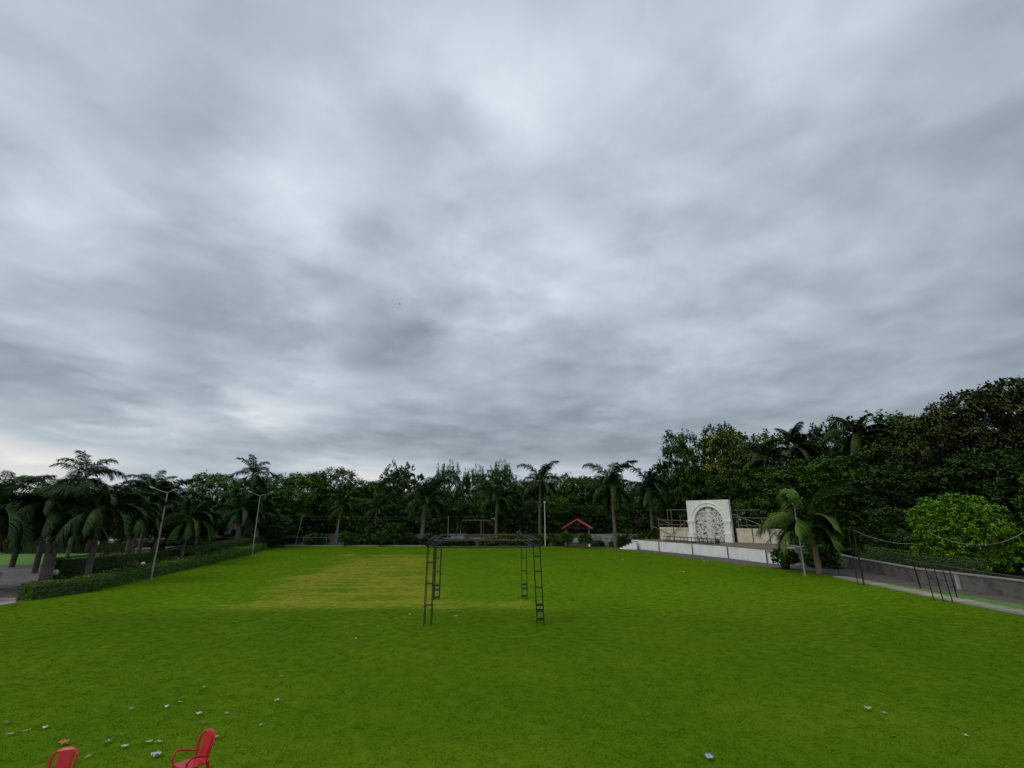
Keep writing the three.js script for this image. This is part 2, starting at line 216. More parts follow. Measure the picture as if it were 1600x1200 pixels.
// mown grass blades, one tuft mat set again and again over the lawn
{
  const b = new MB(), r = rng(21);
  for (let k = 0; k < 150; k++) {
    const x = (r() - .5) * .36, z = (r() - .5) * .36, a = r() * 6.283, h = .004 + .008 * r(), w = .004 + .004 * r(), lx = (r() - .5) * .03, lz = (r() - .5) * .03, cx = Math.cos(a) * w, cz = Math.sin(a) * w, t = .93 + .16 * r(), c = [t, t * (.97 + .06 * r()), t];
    const i = b.v(x - cx, 0, z - cz, 0, 1, 0, c); b.v(x + cx, 0, z + cz, 0, 1, 0, c); b.v(x + lx, h, z + lz, 0, 1, 0, c); b.i.push(i, i + 1, i + 2);
  }
  const spots = [], q = rng(22);
  for (let d = 8.5; d < 83; d += .30) { const w = Math.min(46, d * 1.16 + 1.5); for (let x = -w; x < w; x += .30) { const jx = x + (q() - .5) * .2, jd = d + (q() - .5) * .2; if (jx > -41 && jx < 27 && inPoly(LAWN, jx, jd)) spots.push(jx, jd); } }
  const n = spots.length / 2, im = new THREE.InstancedMesh(b.geo(), new THREE.MeshPhysicalMaterial({ vertexColors: true, roughness: .9, specularIntensity: .04 }), n), m = new THREE.Matrix4(), e = new THREE.Euler(), o = [0, 0, 0], col = new THREE.Color();
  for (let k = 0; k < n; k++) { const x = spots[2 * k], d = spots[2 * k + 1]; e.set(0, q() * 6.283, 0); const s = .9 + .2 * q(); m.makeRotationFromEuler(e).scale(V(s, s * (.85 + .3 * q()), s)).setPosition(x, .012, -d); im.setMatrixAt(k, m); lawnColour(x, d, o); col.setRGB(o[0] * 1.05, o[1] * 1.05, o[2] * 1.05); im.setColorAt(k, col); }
  im.name = 'grass'; im.castShadow = im.receiveShadow = true; scene.add(im); tag(im, 'short mown green grass blades covering the lawn', 'grass', null, 'stuff');
  console.log('grass mats', n);
}

// far kerb and the slab edging along the right side
{
  const kerb = thing('lawn_kerb', 'low white kerb along the far edge of the lawn', 'kerb'); const r = rng(8);
  for (let x = -39.6; x < -14.4; x += 2.1) { const b = new MB(); b.box(x + 1.02, .055, -83.75 + (x + 39.6) * .012, 2.06, .13, .2); b.put('kerb_stone', M.concrete, kerb); }
  const edge = thing('slab_edging', 'row of weathered buff stone slabs edging the right side of the lawn', 'edging');
  const g = [0, 1, 2].map(k => new RoundedBoxGeometry(1.0 + k * .04, .07, .92 - k * .05, 1, .012));
  for (let d = 10; d < 41; d += 1.0) { const x = 24.95 + (d > 31 ? (d - 31) * .07 : (d - 31) * .03) + .5, k = Math.floor(r() * 3), m = mesh('slab', g[k], M.slabStone[Math.floor(r() * 3)], edge); m.position.set(x + (r() - .5) * .05, .012, -d); m.rotation.set((r() - .5) * .02, -.05 + (r() - .5) * .06, (r() - .5) * .02); }
  const pipe = new MB(); const pts = []; for (let d = 8; d <= 40; d += 2) pts.push(V(24.62 + (d > 31 ? (d - 31) * .07 : (d - 31) * .03), .035, -d)); pipe.tube(pts, .025, 6);
  tag(pipe.put('edging_pipe', M.galv), 'thin grey pipe lying along the inner side of the slab edging', 'pipe');
}

// ------------------------------------------------------------------ stage with backdrop
const FRONT = [[18.45, 77.0], [20.75, 70.3], [23.2, 64.2], [25.2, 58.4], [26.4, 52.0]];   // top front edge
const SH = 1.3;
{
  const st = thing('stage', 'long raised white plastered stage with brown plank top and end steps', 'stage', 22, 0, 64);
  const L = (x, d) => [x - 22, -(d - 64)];
  const back = [[35.6, 60.2], [34.2, 62.3], [22.7, 76], [21.5, 79]];
  const poly = [...FRONT, ...back];
  const sh = new THREE.Shape(poly.map(([x, d]) => new THREE.Vector2(x - 22, d - 64)));
  const g = new THREE.ExtrudeGeometry(sh, { depth: SH - .02, bevelEnabled: false }); g.rotateX(-Math.PI / 2);
  mesh('plinth', g, M.whitePaint, st);
  // plaster panels of the front, dark posts between
  for (let k = 0; k + 1 < FRONT.length; k++) {
    const [x0, d0] = FRONT[k], [x1, d1] = FRONT[k + 1], len = Math.hypot(x1 - x0, d1 - d0), a = Math.atan2(d1 - d0, x1 - x0), mx = (x0 + x1) / 2, md = (d0 + d1) / 2, nx = -Math.sin(a + Math.PI) , nd = Math.cos(a + Math.PI);
    const b = new MB(), [px, pz] = L(mx + nx * -.06, md + nd * -.06); b.box(px, SH / 2 - .03, pz, len - .1, SH - .1, .1, a); b.put('front_panel', M.whitePaint, st);
  }
  for (const [x, d] of FRONT) { const [px, pz] = L(x - .12, d - .06); new MB().box(px, SH / 2, pz, .08, SH + .02, .08).put('panel_post', M.rustSteel, st); }
  // plank top
  const r = rng(31);
  for (let k = 0; k < 26; k++) {
    const t0 = k / 26, t1 = (k + 1) / 26 - .0015, F = t => { const s = t * 4, i = Math.min(3, Math.floor(s)), f = s - i; return [FRONT[i][0] + (FRONT[i + 1][0] - FRONT[i][0]) * f, FRONT[i][1] + (FRONT[i + 1][1] - FRONT[i][1]) * f]; }, B = t => [22.2 + (35.4 - 22.2) * t, 77 + (60.4 - 77) * t];
    const c = [F(t0), F(t1), B(t1), B(t0)].map(([x, d]) => new THREE.Vector2(x - 22, d - 64)), e = new THREE.ExtrudeGeometry(new THREE.Shape(c), { depth: .05, bevelEnabled: false }); e.rotateX(-Math.PI / 2); e.translate(0, SH - .018 + r() * .012, 0);
    mesh('plank', e, M.planks, st);
  }
  // steps at both ends, run along the front
  const stair = (x0, d0, dx, dd, name) => { const n = 5, run = 2.5, l = Math.hypot(dx, dd), ux = dx / l, ud = dd / l, a = Math.atan2(ud, ux); for (let k = 0; k < n; k++) { const h = SH * (n - k) / (n + 1), s = (k + .5) * run / n, [px, pz] = L(x0 + ux * s + ud * -1.55 * Math.sign(-ud), d0 + ud * s + ux * 1.55); new MB().box(px, h / 2, pz, run / n - .004, h, 3.0, a).put('step', M.whitePaint, st); new MB().box(px, h + .02, pz, run / n + .03, .04, 3.04, a).put('tread', M.planks, st); } };
  stair(FRONT[0][0], FRONT[0][1], -1.9, .9); stair(FRONT[4][0], FRONT[4][1], .95, -2.1);
}
// cream panels behind the stage, each a board of its own screen
const BA = Math.atan2(62.3 - 76, 34.2 - 22.7), bl = (t) => [22.7 + 11.5 * t, 76 - 13.7 * t];   // back line
function screen(t0, t1, n, label) {
  const [x0, d0] = bl(t0), [x1, d1] = bl(t1), s = thing('stage_screen', label, 'screen', (x0 + x1) / 2, SH + .03, (d0 + d1) / 2, BA, 'cream screens behind the stage'), W = Math.hypot(x1 - x0, d1 - d0);
  for (let k = 0; k < n; k++) { const w = W / n; new MB().box(-W / 2 + w * (k + .5), .93, 0, w - .14, 1.8, .06).put('board', M.cream, s); }
  for (let k = 0; k <= n; k++) new MB().box(-W / 2 + W / n * k, .97, 0, .12, 1.94, .12).put('post', M.rustSteel, s);
}
screen(-.005, .27, 2, 'cream board screen standing left of the carved arch'); screen(.66, 1.02, 3, 'cream board screen standing right of the carved arch');
// scaffolding of poles
function scaffold(label, list) { const s = thing('pole_scaffold', label, 'scaffold', 22, SH + .03, 64, 0); for (const [t, h, o, t2, h2, o2, r] of list) { const P = (t, h, o) => { const [x, d] = bl(t); return V(x - 22 + Math.sin(-BA) * o, h, -(d - 64) - Math.cos(BA) * o); }; new MB().bar(P(t, h, o), P(t2, h2, o2), r || .05, r || .05, 6).put('pole', M.bamboo, s); } }
{
  const a = []; for (const [t, h] of [[-.02, 3.1], [.075, 4.5], [.11, 4.3], [.19, 3.6], [.26, 4.6]]) a.push([t, 0, .35, t, h, .35]);
  a.push([-.03, 2.9, .42, .3, 2.75, .42], [-.02, 2.2, .42, .3, 2.2, .42], [.06, 4.35, .42, .33, 4.35, .42], [-.01, 1.55, .42, .3, 1.5, .42], [-.03, 3.2, .3, .11, 2.2, .3], [.055, .05, -.25, .33, 3.6, -.25, .055], [-.06, 1.9, -.2, .1, .9, -.2]);
  scaffold('pole scaffold frame left of the carved arch', a);
  const b = []; for (const [t, h] of [[.675, 4.3], [.74, 3.3], [.85, 3.3], [1.0, 2.9]]) b.push([t, 0, .35, t, h, .35]);
  b.push([.60, 4.2, .42, .84, 4.2, .42], [.62, 3.2, .42, .92, 3.15, .42], [.68, 2.2, .42, 1.02, 2.2, .42], [.62, 3.9, -.25, .94, 1.7, -.25, .055], [.87, .05, -.2, .95, 1.6, -.2], [.9, 1.6, -.22, 1.06, .1, -.22]);
  scaffold('pole scaffold frame right of the carved arch', b);
}
// carved white arch
{
  const W = 6.3, H = 5.55, a = Math.atan2(67 - 72, 30.1 - 26), A = thing('carved_arch', 'white carved arch backdrop with pierced scrollwork standing on the stage', 'arch', 27.75, SH + .05, 69.3, a);
  const ow = 4.25, spring = 2.55, R = ow / 2, sh = new THREE.Shape(); sh.moveTo(-W / 2, 0); sh.lineTo(-W / 2, H); sh.lineTo(W / 2, H); sh.lineTo(W / 2, 0); sh.lineTo(R + .02, 0); sh.lineTo(R + .02, spring); sh.absarc(0, spring, R + .02, 0, Math.PI, false); sh.lineTo(-R - .02, 0); sh.lineTo(-W / 2, 0);
  const g = new THREE.ExtrudeGeometry(sh, { depth: .45, bevelEnabled: true, bevelSize: .03, bevelThickness: .03, bevelSegments: 1, curveSegments: 32 }); g.translate(0, 0, -.22); mesh('surround', g, M.archWhite, A);
  const arc = (r, t, z, name) => { const p = [V(-r, 0, z)]; p.push(V(-r, spring * .5, z)); for (let k = 0; k <= 28; k++) { const q = Math.PI - k / 28 * Math.PI; p.push(V(Math.cos(q) * r, spring + Math.sin(q) * r, z)); } p.push(V(r, spring * .5, z), V(r, 0, z)); new MB().tube(p, t, 8).put(name, M.archWhite, A); };
  arc(R + .10, .13, .20, 'arch_moulding'); arc(R + .52, .10, .26, 'arch_moulding');
  for (const s of [-1, 1]) {
    new MB().box(s * (W / 2 - .42), 1.9, .32, .72, 1.5, .16).put('pilaster', M.archWhite, A); new MB().box(s * (W / 2 - .42), .5, .36, .98, 1.0, .3).put('plinth_block', M.archWhite, A); new MB().box(s * (W / 2 - .42), 1.08, .36, 1.12, .13, .36).put('moulding', M.archWhite, A);
    new MB().box(s * (W / 2 - .45), 2.72, .34, 1.1, .14, .3).put('capital', M.archWhite, A); new MB().box(s * (W / 2 - .42), 2.5, .33, .86, .12, .24).put('capital', M.archWhite, A); new MB().box(s * (R + .05), 2.62, .34, .42, .12, .2).put('impost', M.archWhite, A);
    const ro = new THREE.TorusGeometry(.16, .05, 6, 14); ro.translate(s * (W / 2 - .42), .55, .52); mesh('rosette', ro, M.archWhite, A);
  }
  const r = rng(41), relief = [new MB(), new MB()], lat = new MB();
  const spiral = (b, cx, cy, z, r0, turns, a0, dir, t, seg = 14) => { const p = []; for (let k = 0; k <= seg; k++) { const f = k / seg, q = a0 + dir * f * turns * 6.283, rr = r0 * (1 - f * .78); p.push(V(cx + Math.cos(q) * rr, cy + Math.sin(q) * rr, z)); } b.tube(p, p.map((_, k) => t * (1 - .35 * k / seg)), 5); };
  for (let y = 2.95; y < H - .15; y += .3) for (let x = -W / 2 + .2; x < W / 2 - .1; x += .3) { const d = Math.hypot(x, y - spring); if (d < R + .72 && y > spring - .2) continue; spiral(relief[x < 0 ? 0 : 1], x + (r() - .5) * .08, y + (r() - .5) * .08, .24, .14, 1.3, r() * 6.28, r() < .5 ? 1 : -1, .035, 9); }
  for (const q of relief) q.put('carved_relief', M.archWhite, A);
  const inside = (x, y) => y > .12 && (y < spring ? Math.abs(x) < R - .05 : Math.hypot(x, y - spring) < R - .05);
  for (let y = .2, row = 0; y < spring + R; y += .335, row++) for (let x = .195 * (row % 2); x < R; x += .39) for (const s of x < .01 ? [1] : [-1, 1]) {   // mirrored about the middle like the carving
    const q = rng(Math.round(x * 1000) * 31 + row * 977), jx = (x + (q() - .5) * .1) * s, jy = y + (q() - .5) * .08; if (!inside(jx, jy)) continue;
    const a0 = q() * 6.28, dr = q() < .5 ? 1 : -1; spiral(lat, jx, jy, 0, .20 + .04 * q(), 1.35, s > 0 ? a0 : Math.PI - a0, dr * s, .045); spiral(lat, jx + s * (q() - .5) * .3, jy + (q() - .5) * .3, .02, .15, .7, s > 0 ? a0 + 2 : Math.PI - a0 - 2, -dr * s, .042, 8);
  }
  for (let k = 0; k < 26; k++) { const y = .3 + k * .165; if (inside(0, y)) for (const s of [-1, 1]) { const w = .18 + .9 * Math.abs(Math.sin(k * .9)); if (inside(s * w, y)) lat.bar(V(0, y - .12, .02), V(s * Math.min(w, .5), y + .14, .02), .045, .03, 5); } }
  const sc = lat.put('scrollwork', M.archWhite, A); sc.userData.label = 'pierced white scrollwork filling the arch';
}
// truss piece lying on the stage
{
  const x0 = 21.5, d0 = 71.5, x1 = 24.9, d1 = 61.6, a = Math.atan2(d1 - d0, x1 - x0), l = Math.hypot(x1 - x0, d1 - d0), T = thing('lattice_truss', 'black metal lattice truss lying on the stage in front of the arch', 'truss', (x0 + x1) / 2 + .6, SH + .06, (d0 + d1) / 2 + .2, a);
  for (const z of [-.28, .28]) for (const y of [.05, .6]) new MB().bar(V(-l / 2, y, z), V(l / 2, y, z), .035, .035, 6).put('chord', M.blackSteel, T);
  for (const z of [-.28, .28]) for (let k = 0; k <= 14; k++) { const x = -l / 2 + l * k / 14; new MB().bar(V(x, .05, z), V(x, .6, z), .025, .025, 5).put('tie', M.blackSteel, T); }
  const s = new THREE.SphereGeometry(.22, 10, 8); s.translate(l / 2, .35, 0); mesh('end_knuckle', s, M.blackSteel, T);
}

// ------------------------------------------------------------------ black truss frame on the lawn
{
  const F = thing('truss_frame', 'tall black box truss gantry frame standing on four ladder legs on the lawn', 'frame', -1.55, 0, 26.2);
  const C = { FL: [-3.65, 22.6], FR: [1.12, 22.95], BL: [-4.32, 29.5], BR: [.68, 29.9] }, top = 3.52, bot = 3.22, hw = .15, t = .018;
  const Q = (x, y, d) => V(x + 1.55, y, -(d - 26.2));
  const rail = { FL: [2.59, 1.71, .83], FR: [2.83, 2.18, 1.5, .79, .56, .21], BL: [2.25, 1.52, .76, .52, .13], BR: [2.22, 1.5, .76, .53, .15] };
  for (const k of Object.keys(C)) {
    const [x, d] = C[k], leg = new THREE.Group(); leg.name = 'leg'; F.add(leg);
    const bx = k === 'FR' ? .14 : k === 'BR' ? .06 : 0;                     // the right legs lean a little
    for (const sx of [-1, 1]) for (const sd of [-1, 1]) new MB().bar(Q(x + sx * hw + bx, 0, d + sd * hw), Q(x + sx * hw, top, d + sd * hw), t, t, 6).put('leg_rail', M.blackSteel, leg);
    for (const h of rail[k]) { const o = bx * (1 - h / top), thick = h < .85 && k !== 'FL' ? .032 : .016; for (const sd of [-1, 1]) new MB().bar(Q(x - hw + o, h, d + sd * hw), Q(x + hw + o, h, d + sd * hw), thick, thick, 5).put('rung', M.blackSteel, leg); for (const sx of [-1, 1]) new MB().bar(Q(x + sx * hw + o, h, d - hw), Q(x + sx * hw + o, h, d + hw), thick, thick, 5).put('rung', M.blackSteel, leg); }
  }
  const beam = (p, q, n) => {
    const [x0, d0] = C[p], [x1, d1] = C[q], l = Math.hypot(x1 - x0, d1 - d0), ux = (x1 - x0) / l, ud = (d1 - d0) / l, g = new THREE.Group(); g.name = 'beam'; F.add(g);
    const at = (s, y, o) => Q(x0 + ux * s - ud * o, y, d0 + ud * s + ux * o);
    for (const o of [-hw, hw]) for (const y of [bot, top]) new MB().bar(at(hw, y, o), at(l - hw, y, o), t, t, 6).put('chord', y === top ? M.rustSteel : M.blackSteel, g);
    for (let k = 0; k <= n; k++) { const s = hw + (l - 2 * hw) * k / n; for (const o of [-hw, hw]) new MB().bar(at(s, bot, o), at(s, top, o), .016, .016, 5).put('tie', M.blackSteel, g); for (const y of [bot, top]) new MB().bar(at(s, y, -hw), at(s, y, hw), .014, .014, 5).put('tie', M.blackSteel, g); }
  };
  beam('FL', 'FR', 6); beam('BL', 'BR', 6); beam('FL', 'BL', 9); beam('FR', 'BR', 9);
}

// ------------------------------------------------------------------ lamps, poles, wires
function streetLamp(x, d, h, arms, label, leanX = 0) {
  const o = thing('street_lamp', label, 'street lamp', x, 0, d, 0, 'pale street lamps round the lawn');
  new MB().tube([V(0, 0, 0), V(leanX * .5, h * .5, 0), V(leanX, h, 0)], [.075, .06, .045], 8).put('pole', M.galv, o); new MB().box(0, .01, 0, .34, .03, .34).put('base_plate', M.galv, o);
  for (const [ax, ay, az] of arms) { const e = V(leanX + ax, h + ay, az), m = V(leanX + ax * .5, h + ay * .35, az * .5), l = Math.hypot(ax, az); const arm = new MB().tube([V(leanX, h - .06, 0), m, e], [.028, .022, .02], 6).put('arm', M.galv, o); const g = new RoundedBoxGeometry(.46, .05, .17, 1, .02); const hd = mesh('lamp_head', g, M.lampHead, o); hd.position.set(e.x + ax / l * .22, e.y + ay / l * .2 + .02, e.z + az / l * .22); hd.rotation.set(0, -Math.atan2(az, ax), Math.atan2(ay, l)); const gl = mesh('lens', new THREE.BoxGeometry(.36, .012, .14), M.lampGlass, hd); gl.position.y = -.042; }
}
streetLamp(-27.75, 39.1, 6.5, [[-1.15, .32, 0], [.5, .12, .2]], 'pale twin-arm street lamp at the front hedge, nearer the viewer');
streetLamp(-33.55, 64.8, 7.4, [[-1.25, .42, 0], [1.25, .38, 0]], 'pale twin-arm street lamp at the front hedge, farther along');
streetLamp(23.9, 41.4, 5.42, [[.42, .38, 0], [-.22, .12, .3]], 'pale street lamp beside the palm at the right end of the stage');
{
  const o = thing('flood_pole', 'slender white pole with a small floodlight beside the bare-trunked palm', 'pole', 5.58, 0, 83.6); new MB().tube([V(0, 0, 0), V(0, 7, 0)], [.09, .055], 8).put('pole', M.whiteSteel, o); new MB().box(0, 7.12, 0, .3, .28, .24).put('floodlight', M.lampHead, o);
}
const rope = (name, a, b, sag, r, mat, label, cat, group, n = 14) => { const p = []; for (let k = 0; k <= n; k++) { const f = k / n; p.push(V(a[0] + (b[0] - a[0]) * f, a[1] + (b[1] - a[1]) * f - sag * 4 * f * (1 - f), -(a[2] + (b[2] - a[2]) * f))); } return tag(new MB().tube(p, r, 5).put(name, mat), label, cat, group); };
function wirePole(x, d, h, label, lean = 0, mat = M.galv) { const o = thing('wire_pole', label, 'pole', x, 0, d, 0, 'thin poles along the far edge'); new MB().tube([V(0, 0, 0), V(lean, h, 0)], [.05, .045], 6).put('pole', mat, o); new MB().box(lean, h + .02, 0, .16, .06, .16).put('cap', mat, o); return o; }
wirePole(-36.6, 84.4, 4.75, 'thin leaning pole at the far left of the lawn, below the round clipped bush', .6);
wirePole(-29.6, 84.2, 4.0, 'thin pole standing right against the second palm trunk from the left at the far edge', .05);
wirePole(-11.0, 85.5, 4.75, 'pale pole under the overhead wire, left of the pair', -.05);
wirePole(-5.3, 85.0, 4.1, 'thick brown pole carrying a crossbar, between the two big palms', 0, M.bamboo).children[0].scale.set(1.4, 1, 1.4);
wirePole(-5.0, 87.5, 4.9, 'dark slim pole just right of the crossbar pole', 0, M.rustSteel);
wirePole(-9.6, 86.5, 3.9, 'dark slim pole just right of the pale pole', 0, M.rustSteel);
wirePole(-8.8, 84.8, 2.4, 'short pole in front of the low pale wall', 0, M.galv);
rope('overhead_wire', [-36, 4.72, 84.4], [-5, 4.85, 87.5], .12, .022, M.wire, 'upper dark wire strung between the thin far poles', 'wire', 'wires at the far edge');
rope('overhead_wire', [-36.2, 4.3, 84.4], [-11, 4.5, 85.5], .15, .02, M.wire, 'lower dark wire strung between the thin far poles', 'wire', 'wires at the far edge');
rope('crossbar', [-8.6, 4.15, 84.9], [-3.6, 4.12, 85.1], .02, .055, M.bamboo, 'brown crossbar lashed on top of the thick brown pole', 'crossbar');
{
  const o = thing('pipe_rail', 'pale sagging pipe rail on short posts at the far left corner', 'rail', -36, 0, 82);
  new MB().tube([V(-3.4, 1.1, 1.5), V(-1.9, 1.55, .2), V(1, 1.36, -1.6), V(4.8, 1.3, -2.0)], .032, 6).put('pipe', M.bamboo, o);
  for (const [x, y, z] of [[-1.9, 1.55, .2], [1, 1.36, -1.6], [4.7, 1.3, -2]]) new MB().bar(V(x, 0, z), V(x, y, z), .035, .035, 6).put('post', M.galv, o);
}
// clusters of black rods on the right
function rods(x, d, list, label) { const o = thing('iron_rods', label, 'rods', x, 0, d, 0, 'black iron rods at the right edge'); for (const [dx, dd, h, lx] of list) new MB().bar(V(dx, 0, -dd), V(dx + lx, h, -dd), .028, .024, 6).put('rod', M.blackSteel, o); for (const hh of [.25, .6]) new MB().bar(V(list[0][0], list[0][2] * hh, -list[0][1]), V(list[list.length - 1][0], list[list.length - 1][2] * hh, -list[list.length - 1][1]), .018, .018, 5).put('tie', M.blackSteel, o); }
rods(24.2, 35.3, [[-.2, .1, 3.55, .02], [.12, 0, 3.62, -.02], [.4, .3, 3.3, -.04]], 'tall black iron rods standing at the lawn edge beside the right-hand palm');
rods(23.95, 28.9, [[0, .3, 1.95, -.1], [.1, -.2, 1.95, -.12], [.35, -.5, 1.85, -.15]], 'short cluster of black rods at the lawn edge near the bright round tree');
rods(25.9, 29.9, [[0, 0, 1.5, -.08], [.1, .1, 1.48, -.08]], 'pair of short black rods beside the slab edging');
rods(26.6, 43.3, [[-.4, 0, 1.75, 0], [.3, 1.2, 1.7, 0], [1.3, 0, 1.7, 0]], 'black rods standing behind the right-hand palm trunk');
rods(27.0, 33.8, [[0, 0, 1.6, -.15], [.2, .2, 1.6, -.15]], 'thin black rods leaning by the stained wall');
rope('cable', [24.35, 3.66, 35.3], [31.6, 2.55, 39.4], .28, .02, M.cable, 'pale cable running from the tall iron rods into the bright round tree', 'cable', 'pale cables on the right');
rope('cable', [30.9, 3.5, 36.9], [38.2, 3.55, 36.9], .95, .022, M.cable, 'pale sagging cable hung in front of the bright round tree', 'cable', 'pale cables on the right', 20);

// ------------------------------------------------------------------ walls
{
  const w = thing('compound_wall', 'low stained grey compound wall with pale coping on the right', 'wall', 30, 0, 30);
  const P = [[29.9, 4], [29.75, 18], [29.72, 29.9], [29.3, 36.5], [31.6, 46.6], [33.4, 52]];
  for (let k = 0; k + 1 < P.length; k++) { const [x0, d0] = P[k], [x1, d1] = P[k + 1], l = Math.hypot(x1 - x0, d1 - d0), a = Math.atan2(d1 - d0, x1 - x0); new MB().box((x0 + x1) / 2 - 30, .47, -((d0 + d1) / 2 - 30), l, .94, .22, a).put('wall', M.oldWall, w); new MB().box((x0 + x1) / 2 - 30, .985, -((d0 + d1) / 2 - 30), l + .05, .09, .32, a).put('coping', M.coping, w); }
  for (const [x, d] of [[29.5, 29.0], [29.4, 33.5], [29.3, 22]]) new MB().box(x - 30 - .1, .45, -(d - 30), .16, .9, .16).put('pier', M.paleWall, w);
  const p = rope('pipe', [28.9, 1.15, 24], [29.5, 1.5, 38], .05, .03, M.rustSteel, 'brown pipe resting along the right compound wall', 'pipe');
  const b = thing('boundary_wall', 'stained grey boundary wall behind the far palms', 'wall', 0, 0, 94);
  for (let k = 0; k < 12; k++) { const x = -52 + k * 7.2; new MB().box(x + 3.6, .8, 0, 7.18, 1.6 + (k % 3) * .03, .25).put('wall_bay', k === 5 || k > 8 ? M.paleWall : M.oldWall, b); new MB().box(x, .9, .06, .34, 1.85, .34).put('pier', M.oldWall, b); }
  new MB();
  const pl = thing('garden_parapet', 'low pale parapet with ledge seen through the truss frame', 'wall', -9, 0, 87); new MB().box(0, .5, 0, 9, 1, .3).put('wall', M.oldWall, pl); new MB().box(0, 1.07, .05, 9.3, .14, .7).put('ledge', M.concrete, pl);
  const cw = thing('corner_wall', 'whitewashed low wall between the gazebo and the stage steps', 'wall', 16.2, 0, 84.5); new MB().box(0, .62, 0, 6.4, 1.24, .3).put('wall', M.paleWall, cw); new MB().box(0, 1.27, 0, 6.5, .07, .4).put('coping', M.coping, cw);
}
// gazebo
{
  const g = thing('gazebo', 'small gazebo with a red gable roof and low pale wall', 'gazebo', 11.2, 0, 84.6, -.18);
  for (const x of [-1.95, 1.95]) for (const z of [-2, 1.7]) new MB().box(x, 1.42, z, .2, 2.85, .2).put('post', M.bamboo, g);
  for (const s of [-1, 1]) { const sh = new THREE.BoxGeometry(2.95, .07, 5.2); const m = mesh('roof_slope', sh, M.redRoof, g); m.position.set(s * 1.26, 3.56, -.15); m.rotation.z = -s * .535; const seam = new THREE.BoxGeometry(2.96, .04, .06); for (let k = 0; k < 6; k++) { const q = mesh('roof_rib', seam, M.redRoof, m); q.position.set(0, .05, -2.5 + k); } const f = mesh('fascia', new THREE.BoxGeometry(2.95, .14, .05), M.redRoof, m); f.position.set(0, -.04, 2.63); }
  new MB().bar(V(-2.0, 2.85, 1.7), V(2, 2.85, 1.7), .06).put('tie_beam', M.rustSteel, g); new MB().bar(V(0, 2.85, 1.7), V(0, 4.2, 1.7), .05).put('king_post', M.rustSteel, g);
  for (const z of [-1.95, 1.75]) new MB().box(0, .95, z, 3.7, .7, .14).put('low_wall', M.paleWall, g); for (const x of [-1.95, 1.95]) new MB().box(x, .95, -.1, .14, .7, 3.4).put('low_wall', M.paleWall, g);
  new MB().box(0, .3, -.1, 4.3, .58, 4.2).put('base', M.apron, g); for (const s of [-1, 1]) new MB().box(s * 1.95, .45, 1.95, .3, .9, .3).put('pier', M.whitePaint, g);
}
// houses far off on the left
{
  const wallM = std([1, 1, 1], .9, { map: plasterTex([.45, .33, .26], [.38, .27, .22], [.25, .2, .17], 0) });
  const h = thing('house', 'pinkish flat-roofed house peeping over the palms on the left', 'house', -74, 0, 92);
  new MB().box(0, 4.0, 0, 9, 8.0, 8).put('wall', wallM, h); new MB().box(0, 8.15, 0, 9.6, .3, 8.6).put('roof', M.concrete, h); new MB().box(2.2, 8.7, 3, .3, .9, .3).put('parapet_pier', wallM, h);
  const tk = new THREE.CylinderGeometry(.7, .75, 1.1, 14); tk.translate(1.2, 8.85, 1); mesh('water_tank', tk, M.dark, h);
  for (const x of [-2.6, 0, 2.6]) for (const y of [2.2, 5.6]) { const w = new MB().box(x, y, 4.03, 1.3, 1.4, .08).put('window', M.whitePaint, h); new MB().box(x, y, 4.09, 1.1, 1.2, .04).put('pane', M.dark, w); }
  const c = thing('cabin', 'small white and red cabin glimpsed between the left palm trunks', 'cabin', -45.2, 0, 81);
  new MB().box(0, 1.7, 0, 4.4, 3.4, 4).put('wall', M.whitePaint, c); new MB().box(0, .75, 2.04, 4.42, 1.5, .06).put('skirting', M.redPaving, c); new MB().box(0, 3.5, 0, 5, .22, 4.6).put('roof', M.redRoof, c); for (const x of [-1.1, .9]) { const w = new MB().box(x, 2.3, 2.04, .9, 1, .08).put('window', M.bamboo, c); new MB().box(x, 2.3, 2.1, .7, .8, .04).put('pane', M.dark, w); }
  const pw = thing('white_wall', 'white painted low wall showing above the tall hedge on the left', 'wall', -37.2, 0, 53, .9); for (const [x, w] of [[-1.6, 1.3], [1.2, 1.5]]) new MB().box(x, .76, 0, w, 1.52, .25).put('wall_bay', M.whitePaint, pw);
}
// globe lamps
function globeLamp(x, d, h, r, label) { const o = thing('globe_lamp', label, 'lamp', x, 0, d, 0, 'white globe lamps on the left'); new MB().tube([V(0, 0, 0), V(0, h - r, 0)], [.07, .05], 8).put('post', M.dark, o); const g = new THREE.SphereGeometry(r, 16, 12); g.translate(0, h, 0); mesh('globe', g, M.globe, o); new MB().bar(V(0, h - r - .06, 0), V(0, h - r + .04, 0), .1, .12, 8).put('collar', M.dark, o); }
globeLamp(-33.3, 40, 2.55, .19, 'white globe lamp on a post left of the pair behind the tall hedge'); globeLamp(-32.2, 40, 2.7, .19, 'white globe lamp on a post right of the pair behind the tall hedge'); globeLamp(-32.6, 36.2, .75, .2, 'low white globe lamp at the left end of the tall hedge'); globeLamp(-29.6, 40.5, .95, .16, 'low white globe lamp in the bed behind the nearer street lamp');

